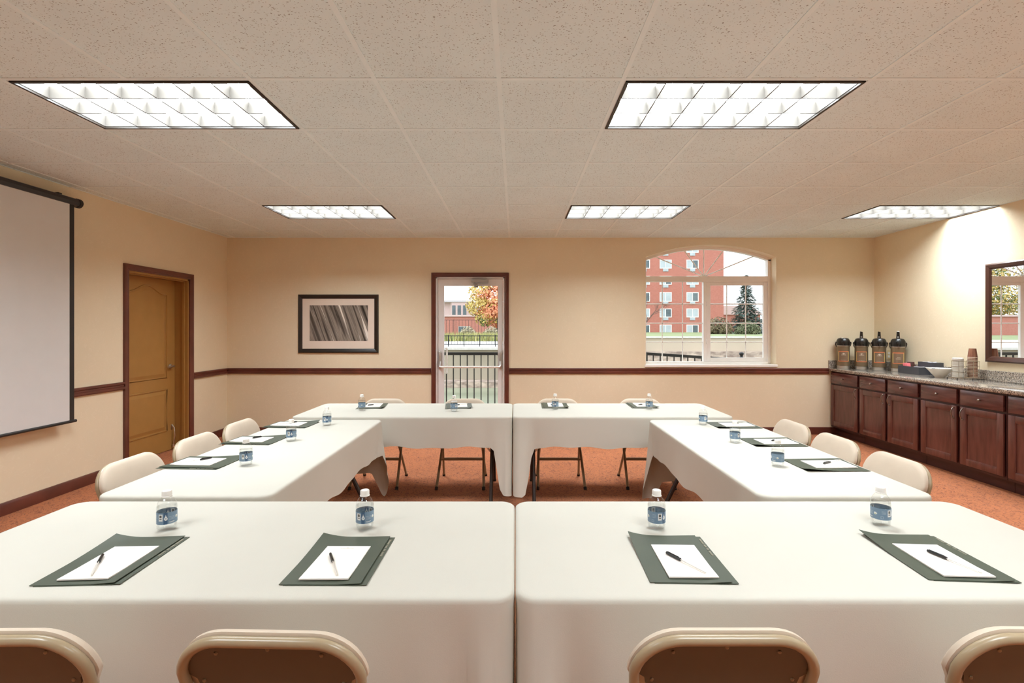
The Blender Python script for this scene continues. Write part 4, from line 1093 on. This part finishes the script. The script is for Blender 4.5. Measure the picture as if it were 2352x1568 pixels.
for k in range(15):
    o = cup0 if k == 0 else cup0.copy()
    if k: COL.objects.link(o)
    o.location = (KX+.0008*math.sin(k*1.9), KY+.0008*math.cos(k*2.3), CZ+.0195+.0143*k)
    tag(o, 'upturned brown paper cup nested in the stack in the wire rack' if k < 14 else 'topmost upturned brown paper cup of the stack in the wire rack', 'cup', 'paper cups stacked in the rack' if k < 14 else None)

# ------------------------------------------------------------------ outdoors
def ground(name, x0, x1, y0, y1, z0, z1, m): return struct(MB().box((x0,y0,z0), (x1,y1,z1)).build(name, m))
ground('terrace', -30, 30, YB+WT, 9.2, -.6, -.02, M['paving'])
ground('river_bed', -160, 160, 9.2, 30, -3.2, -2.6, M['rubble'])
ground('river', -160, 160, 9.2, 26.05, -2.6, -1.56, M['river'])
ground('near_embankment', -160, 160, 8.9, 9.2, -3, -.02, M['concrete'])
ground('far_embankment', -160, 6.0, 26, 27, -2.6, .40, M['concrete'])
ground('embankment_coping', -160, 6.0, 25.8, 27.2, .32, .44, M['promenade'])
ground('embankment_ledge', -160, 6.0, 25.0, 26.0, -1.9, -1.25, M['rubble'])
ground('promenade', -160, 6.0, 27, 46, -.4, .43, M['promenade'])
ground('window_side_embankment', 6.0, 160, 26, 27, .20, .935, M['tanwall'])
ground('window_side_rubble', 6.0, 160, 25.6, 27, -2.6, .24, M['rubble'])
ground('window_side_coping', 6.0, 160, 25.9, 27.2, .935, 1.0, M['promenade'])
ground('lawn', 6.0, 160, 27, 140, -.5, .93, M['grass'])
ground('far_lawn', -200, 6.0, 46, 160, -.6, .36, M['grass'])

def railing(name, label, x0, x1, Y, z0, z1, zb0, zb1, extra=False, sp=.1105, post=(), finial=None):
    t = thing(name, label, 'railing', (x0, Y, 0))
    L = x1-x0
    mb = MB()
    for k in (0, 1):
        pass
    mb.prism([(0,-.022,z0-.022), (0,.022,z0-.022), (0,.022,z0+.022), (0,-.022,z0+.022)], (L,0,z1-z0)).build('top_rail', M['railblack'], t)
    dz = .13 if extra else 0
    if extra: MB().prism([(0,-.014,z0-dz-.014), (0,.014,z0-dz-.014), (0,.014,z0-dz+.014), (0,-.014,z0-dz+.014)], (L,0,z1-z0)).build('middle_rail', M['railblack'], t)
    MB().prism([(0,-.016,zb0-.016), (0,.016,zb0-.016), (0,.016,zb0+.016), (0,-.016,zb0+.016)], (L,0,zb1-zb0)).build('bottom_rail', M['railblack'], t)
    n = int(L/sp)
    for k in range(n):
        x = .03+sp*k; u = x/L; zt, zl = z0+(z1-z0)*u, zb0+(zb1-zb0)*u
        MB().box((x-.008,-.008,zl), (x+.008,.008,zt)).build('baluster', M['railblack'], t)
    for x in post:
        u = x/L; MB().box((x-.025,-.025,-.03), (x+.025,.025,z0+(z1-z0)*u+.02)).build('post', M['railblack'], t)
    if finial is not None:
        u = finial/L; zz = z0+(z1-z0)*u+.02
        MB().box((finial-.055,-.05,zz), (finial+.055,.05,zz+.02)).lathe([(0,0),(.03,.0),(.02,.02),(.025,.035),(.038,.055),(.03,.075),(0,.085)], c=(finial,0,zz+.02), n=14).build('finial', M['railblack'], t)
    return t
railing('terrace_railing', 'black iron railing outside the glass exit door', -5.0, 2.02, 7.9, .988, .988, .06, .06, post=(0.05, 2.4, 5.0))
railing('ramp_railing', 'black iron railing sloping down outside the arched window', 2.06, 5.9, 7.9, .99, .74, .12, -.0, extra=True, post=(.02,), finial=1.55)

# river walk railings on the far bank
def far_rail(label, Y, zb, h, x0, x1, sp, psp, r):
    t = thing('promenade_railing', label, 'railing', (x0,Y,zb)); L = x1-x0
    mb = MB().box((0,-.02,h-.04), (L,.02,h)); mb.build('top_rail', M['railblack'], t)
    MB().box((0,-.02,.10), (L,.02,.14)).build('bottom_rail', M['railblack'], t)
    n = int(L/psp)
    for k in range(n+1): MB().box((k*psp-.02,-.02,0), (k*psp+.02,.02,h+.03)).build('post', M['railblack'], t)
    mb = MB(); nn = int(L/sp)
    for k in range(nn): mb.box((k*sp-r,-r,.12), (k*sp+r,r,h-.03))
    o = mb.build('baluster', M['railblack'], t); o['kind'] = 'stuff'
far_rail('near dark promenade railing seen through the glass door, on the canal edge', 27.6, .43, .62, -9, 1.5, .16, .875, .008)
far_rail('upper dark railing in front of the low brick building', 46.5, .40, 1.9, -14, 1.5, .30, 4.1, .012)
# ornamental grass strip
def blades(name, x0, x1, y0, y1, z, h, n, m, label, cat):
    mb = MB(); r = random.Random(9)
    for _ in range(n):
        x, y = r.uniform(x0,x1), r.uniform(y0,y1); a = r.uniform(0,PI); hh = h*r.uniform(.5,1.1); w_ = .05; dx, dy = math.cos(a)*w_, math.sin(a)*w_; lx, ly = r.uniform(-.2,.2), r.uniform(-.2,.2)
        v = [mb.bm.verts.new(p) for p in ((x-dx,y-dy,z),(x+dx,y+dy,z),(x+lx,y+ly,z+hh))]; mb.face(v)
    o = mb.build(name, m, flip=False); return tag(o, label, cat, kind='stuff')
blades('ornamental_grass', -14, 1.5, 40, 45.5, .42, .75, 5000, M['drygrass'], 'strip of dry ornamental grass along the promenade behind the railing', 'grass')
def leaf_cloud(blobs, n, size, pick, mats, name, parent, seed=1):
    mb = MB(); r = random.Random(seed); tot = sum(b[3]**2 for b in blobs)
    for cx, cy, cz, R in blobs:
        for _ in range(int(n*R*R/tot)):
            v = Vector((r.gauss(0,1), r.gauss(0,1), r.gauss(0,1))).normalized()*R*(r.uniform(.25,1)**.45)
            p = Vector((cx,cy,cz))+Vector((v.x,v.y,v.z*.85))
            nrm = (v.normalized()+Vector((r.uniform(-.8,.8),r.uniform(-.8,.8),r.uniform(-.3,.9)))).normalized()
            u = nrm.orthogonal().normalized(); w_ = nrm.cross(u); a = r.uniform(0,PI); s = size*r.uniform(.6,1.2)
            u2 = u*math.cos(a)+w_*math.sin(a); w2 = w_*math.cos(a)-u*math.sin(a)
            mb.mi = pick(p, r); mb.quad(p-u2*s, p-w2*s*.6, p+u2*s, p+w2*s*.6)
    return mb.build(name, mats, parent, flip=False)
def trunk(pts, r, parent, name='trunk'): return MB().tube(pts, r, 8, rf=lambda u: 1-.55*u).build(name, M['bark'], parent)
# orange maple
mt = thing('maple_tree', 'orange maple turning colour, seen through the glass exit door', 'tree', (-2.4,60,-.35))
trunk([(0,0,0), (.1,0,2.0), (0,.1,4.6)], .22, mt)
bl = [(-2.2,0,4.6,1.5),(-1.2,-.6,3.2,1.35),(0,0,5.6,2.2),(1.6,-.3,4.2,1.9),(-.2,-1.2,4.2,1.7),(2.6,0,6.2,2.2),(-1.8,0,6.4,1.6),(.4,-.4,2.7,1.1),(1.2,0,7.4,1.8)]
def pick_m(p, r):
    g = (2.9-p.z)*.6+(-p.x)*.10+r.uniform(-.5,.5)+.5*math.sin(p.x*3.1+p.z*2.3)
    if g > .55: return 2
    if -p.x*.5+r.uniform(-.6,.6)+.4*math.sin(p.z*2.9) > .55: return 1
    return 0
leaf_cloud(bl, 9000, .16, pick_m, [M['leaforange'], M['leafyellow'], M['leafgreen']], 'crown', mt, 3)
# low brick building
lb = thing('brick_building', 'low pink brick building across the canal, seen through the glass door', 'building', (0,90,0))
MB().box((-150,0,-.6), (9,8,3.75)).build('wall', M['brick2'], lb)
MB().box((-150.2,-.25,3.75), (9.2,8.2,4.05)).build('roof', M['palepink'], lb)
for x0, x1 in ((-10.4,-8.2), (-3.2,-.9), (-17,-14.8), (-24,-21.5), (-40,-37), (-55,-52), (-70,-67)):
    f_ = MB().box((x0,-.08,-.1), (x1,.02,2.0)).build('window', M['greymetal'], lb)
    MB().box((x0+.1,-.10,.0), (x0+(x1-x0)*.46,-.02,1.9)).box((x0+(x1-x0)*.54,-.10,.0), (x1-.1,-.02,1.9)).build('pane', M['darkglass'], f_)
pd = thing('pale_building', 'pale pink building with bay windows behind the low brick building', 'building', (-11.9,120,0))
MB().box((-6,0,-.6), (1.5,9,8.0)).prism([(-4.2,0,4.0), (-3.4,-1.2,4.0), (.2,-1.2,4.0), (1.0,0,4.0)], (0,0,4.2)).build('wall', M['palepink'], pd)
MB().box((-6.2,-1.4,8.0), (1.7,9,8.4)).build('roof', M['palegrey'], pd)
for x in (-2.9,-1.6,-.3): MB().box((x-.4,-1.3,4.6), (x+.4,-1.15,7.2)).build('window', M['darkglass'], pd)
pg = thing('grey_building', 'pale grey building behind the maple, right of the pale pink one', 'building', (-8.2,124,0))
MB().box((-1.8,0,-.6), (6,9,7.0)).box((1.2,-2,-.6), (2.4,0,5.4)).build('wall', M['palegrey'], pg)
for x, z in ((.1,4.6),(3.6,4.6)): MB().box((x-.4,-.08,z), (x+.4,.04,z+2.0)).build('window', M['darkglass'], pg)
# tall brick building seen through the window
sY = 85.0; k_ = sY/F
tb = thing('apartment_building', 'tall red brick apartment block seen through the arched window', 'building', (0,sY,0))
xr = (1662-VX)*k_
MB().box((14,0,-.5), (xr,18,24)).build('wall', M['brick'], tb)
rows = [(566,579),(598,615),(635,652),(672.6,691),(710,727),(747,764.5)]; rows = [(529,546)]+rows
for ci, (pa_, pb_) in enumerate(((1453,1491),(1516.5,1541),(1578,1602.6))):
    pa_ = 1466.5 if ci == 0 else pa_
    for ri, (ya, yb) in enumerate(rows):
        x0, x1 = (pa_-VX)*k_, (pb_-VX)*k_; z1, z0 = CH-(ya-VY)*k_, CH-(yb-VY)*k_
        mb = MB()
        for a, b, c, e in ((x0-.12,x0,z0-.12,z1+.12), (x1,x1+.12,z0-.12,z1+.12), (x0,x1,z1,z1+.12), (x0,x1,z0-.12,z0)): mb.box((a,-.08,c), (b,.04,e))
        mb.box(((x0+x1)/2-.05,-.08,z0), ((x0+x1)/2+.05,.04,z1))
        f_ = mb.build('window', M['whitepaint'], tb)
        xm = (x0+x1)/2
        mb = MB().box((x0,-.05,z0), (xm,.02,z1)); mb.mi = 1; mb.box((xm,-.05,z0), (x1,.02,z1)); mb.build('pane', [M['blind'], M['darkglass'] if (ri+ci) % 2 == 0 else M['blind']], f_)
        if ri != 6 or ci == 2: MB().box((xm-.45,-.10,z0-.62), (xm+.45,.02,z0-.14)).box((xm-.35,-.12,z0-.56), (xm+.35,-.08,z0-.22)).build('air_conditioner', M['blind'], tb)
# small brick house right of the block
hs = thing('brick_house', 'small red brick house beyond the spruce, right of the tall block', 'building', (41.5,100,0))
MB().box((-2.4,0,-.5), (8,8,4.4)).build('wall', M['brick2'], hs)
MB().prism([(-2.8,-.4,4.4), (8.4,-.4,4.4), (6,-.4,6.2), (-.6,-.4,6.2)], (0,9,0)).build('roof', M['palepink'], hs)
# spruces
def spruce(label, loc, H, R, n, seed):
    t = thing('spruce_tree', label, 'tree', loc, 0, 'blue green spruces outside the window'); r = random.Random(seed)
    trunk([(0,0,0), (0,0,H*.9)], .2, t)
    mb = MB()
    for _ in range(n):
        u = r.random()**1.25; z = H*(.04+.96*u); ang = r.uniform(0,2*PI); rad = R*(1-u)*(.45+.55*abs(math.sin(z*2.6+ang*1.0)))+.12
        rr2 = rad*r.uniform(.35,1); p = Vector((math.cos(ang)*rr2, math.sin(ang)*rr2, z-rr2*.18))
        out = Vector((math.cos(ang), math.sin(ang), -.25+r.uniform(-.25,.35))).normalized(); side = Vector((-math.sin(ang), math.cos(ang), r.uniform(-.3,.3))).normalized()
        s = .30*(1-u*.45)*r.uniform(.7,1.2); mb.quad(p-side*s*.5, p+out*s*.9-side*s*.15, p+out*s*1.2+side*s*.15, p+side*s*.5)
    mb.build('foliage', M['spruce'], t, flip=False)
spruce('tall spruce in the middle of the right window panes', P(1714,776,55)+Vector((0,0,.1)), 6.9, 2.3, 5200, 1)
spruce('spruce at the right edge of the window, partly hidden by the frame', P(1772,776,60)+Vector((0,0,.1)), 6.2, 2.0, 4200, 2)
def bush(label, loc, R, n, seed, m):
    t = thing('shrub', label, 'shrub', loc, 0)
    for k in range(4): MB().tube([(0,0,0), (.3*math.sin(k*1.6),.3*math.cos(k*1.6),R*1.3)], .05, 6, rf=lambda u: 1-.6*u).build('stem', M['bark'], t)
    leaf_cloud([(0,0,R*1.0,R),(R*.6,0,R*.8,R*.7),(-R*.6,.2,R*.75,R*.7)], n, .13, lambda p, r: 0, [m], 'foliage', t, seed)
bush('bare brown shrub left of the spruce outside the window', P(1650,775,50)+Vector((0,0,0)), 1.15, 1500, 5, M['olive'])
bush('low olive shrub in front of the spruces outside the window', P(1718,777,48)+Vector((0,0,0)), .95, 1300, 6, M['olivegreen'])
for x, l in ((-5.0,'pale shrub before the low brick building, left of the far door post'), (-2.5,'pale shrub before the low brick building, at the right of the door glass')):
    bush(l, (x*1.0,52,.36), .75, 700, 8, M['paleshrub'])
# bare branching tree left of the window
bt = thing('bare_tree', 'bare branching tree at the left edge of the arched window', 'tree', (8.25,32,.93))
rnd = random.Random(12); TM = MB()
def grow(p, d, L, r, lev):
    q = p+d*L; TM.tube([p, p.lerp(q,.5)+Vector((rnd.uniform(-.05,.05),0,rnd.uniform(-.05,.05)))*L, q], r, 5, rf=lambda u: 1-.4*u)
    if lev == 0: return
    for _ in range(3 if lev > 1 else 2):
        nd = (d+Vector((rnd.uniform(-.8,.8),rnd.uniform(-.5,.5),rnd.uniform(-.25,.5)))).normalized(); grow(p.lerp(q, rnd.uniform(.6,1)), nd, L*rnd.uniform(.55,.75), r*.6, lev-1)
grow(Vector((0,0,0)), Vector((.25,0,1)).normalized(), 1.3, .032, 5)
TM.build('branches', M['bark'], bt)
# yellow green trees behind the low brick building (seen in the mirror)
for k, (x, y) in enumerate(((-66,82),(-79,83),(-92,82),(-105,83),(-118,84))):
    t = thing('roadside_tree', 'yellow green tree behind the low brick building', 'tree', (x,y+24,.36), 0, 'yellow green trees behind the low building')
    trunk([(0,0,0), (.2,0,5), (0,.2,11)], .35, t)
    leaf_cloud([(0,0,8,5.2),(2.6,0,5.8,3.4),(-2.6,.3,6.0,3.6),(.4,0,12.5,4.6),(-.5,0,16,3)], 7000, .27, lambda p, r: 2 if r.random() < .35 else 1, [M['leaforange'], M['leafyellow'], M['leafgreen']], 'crown', t, 20+k)
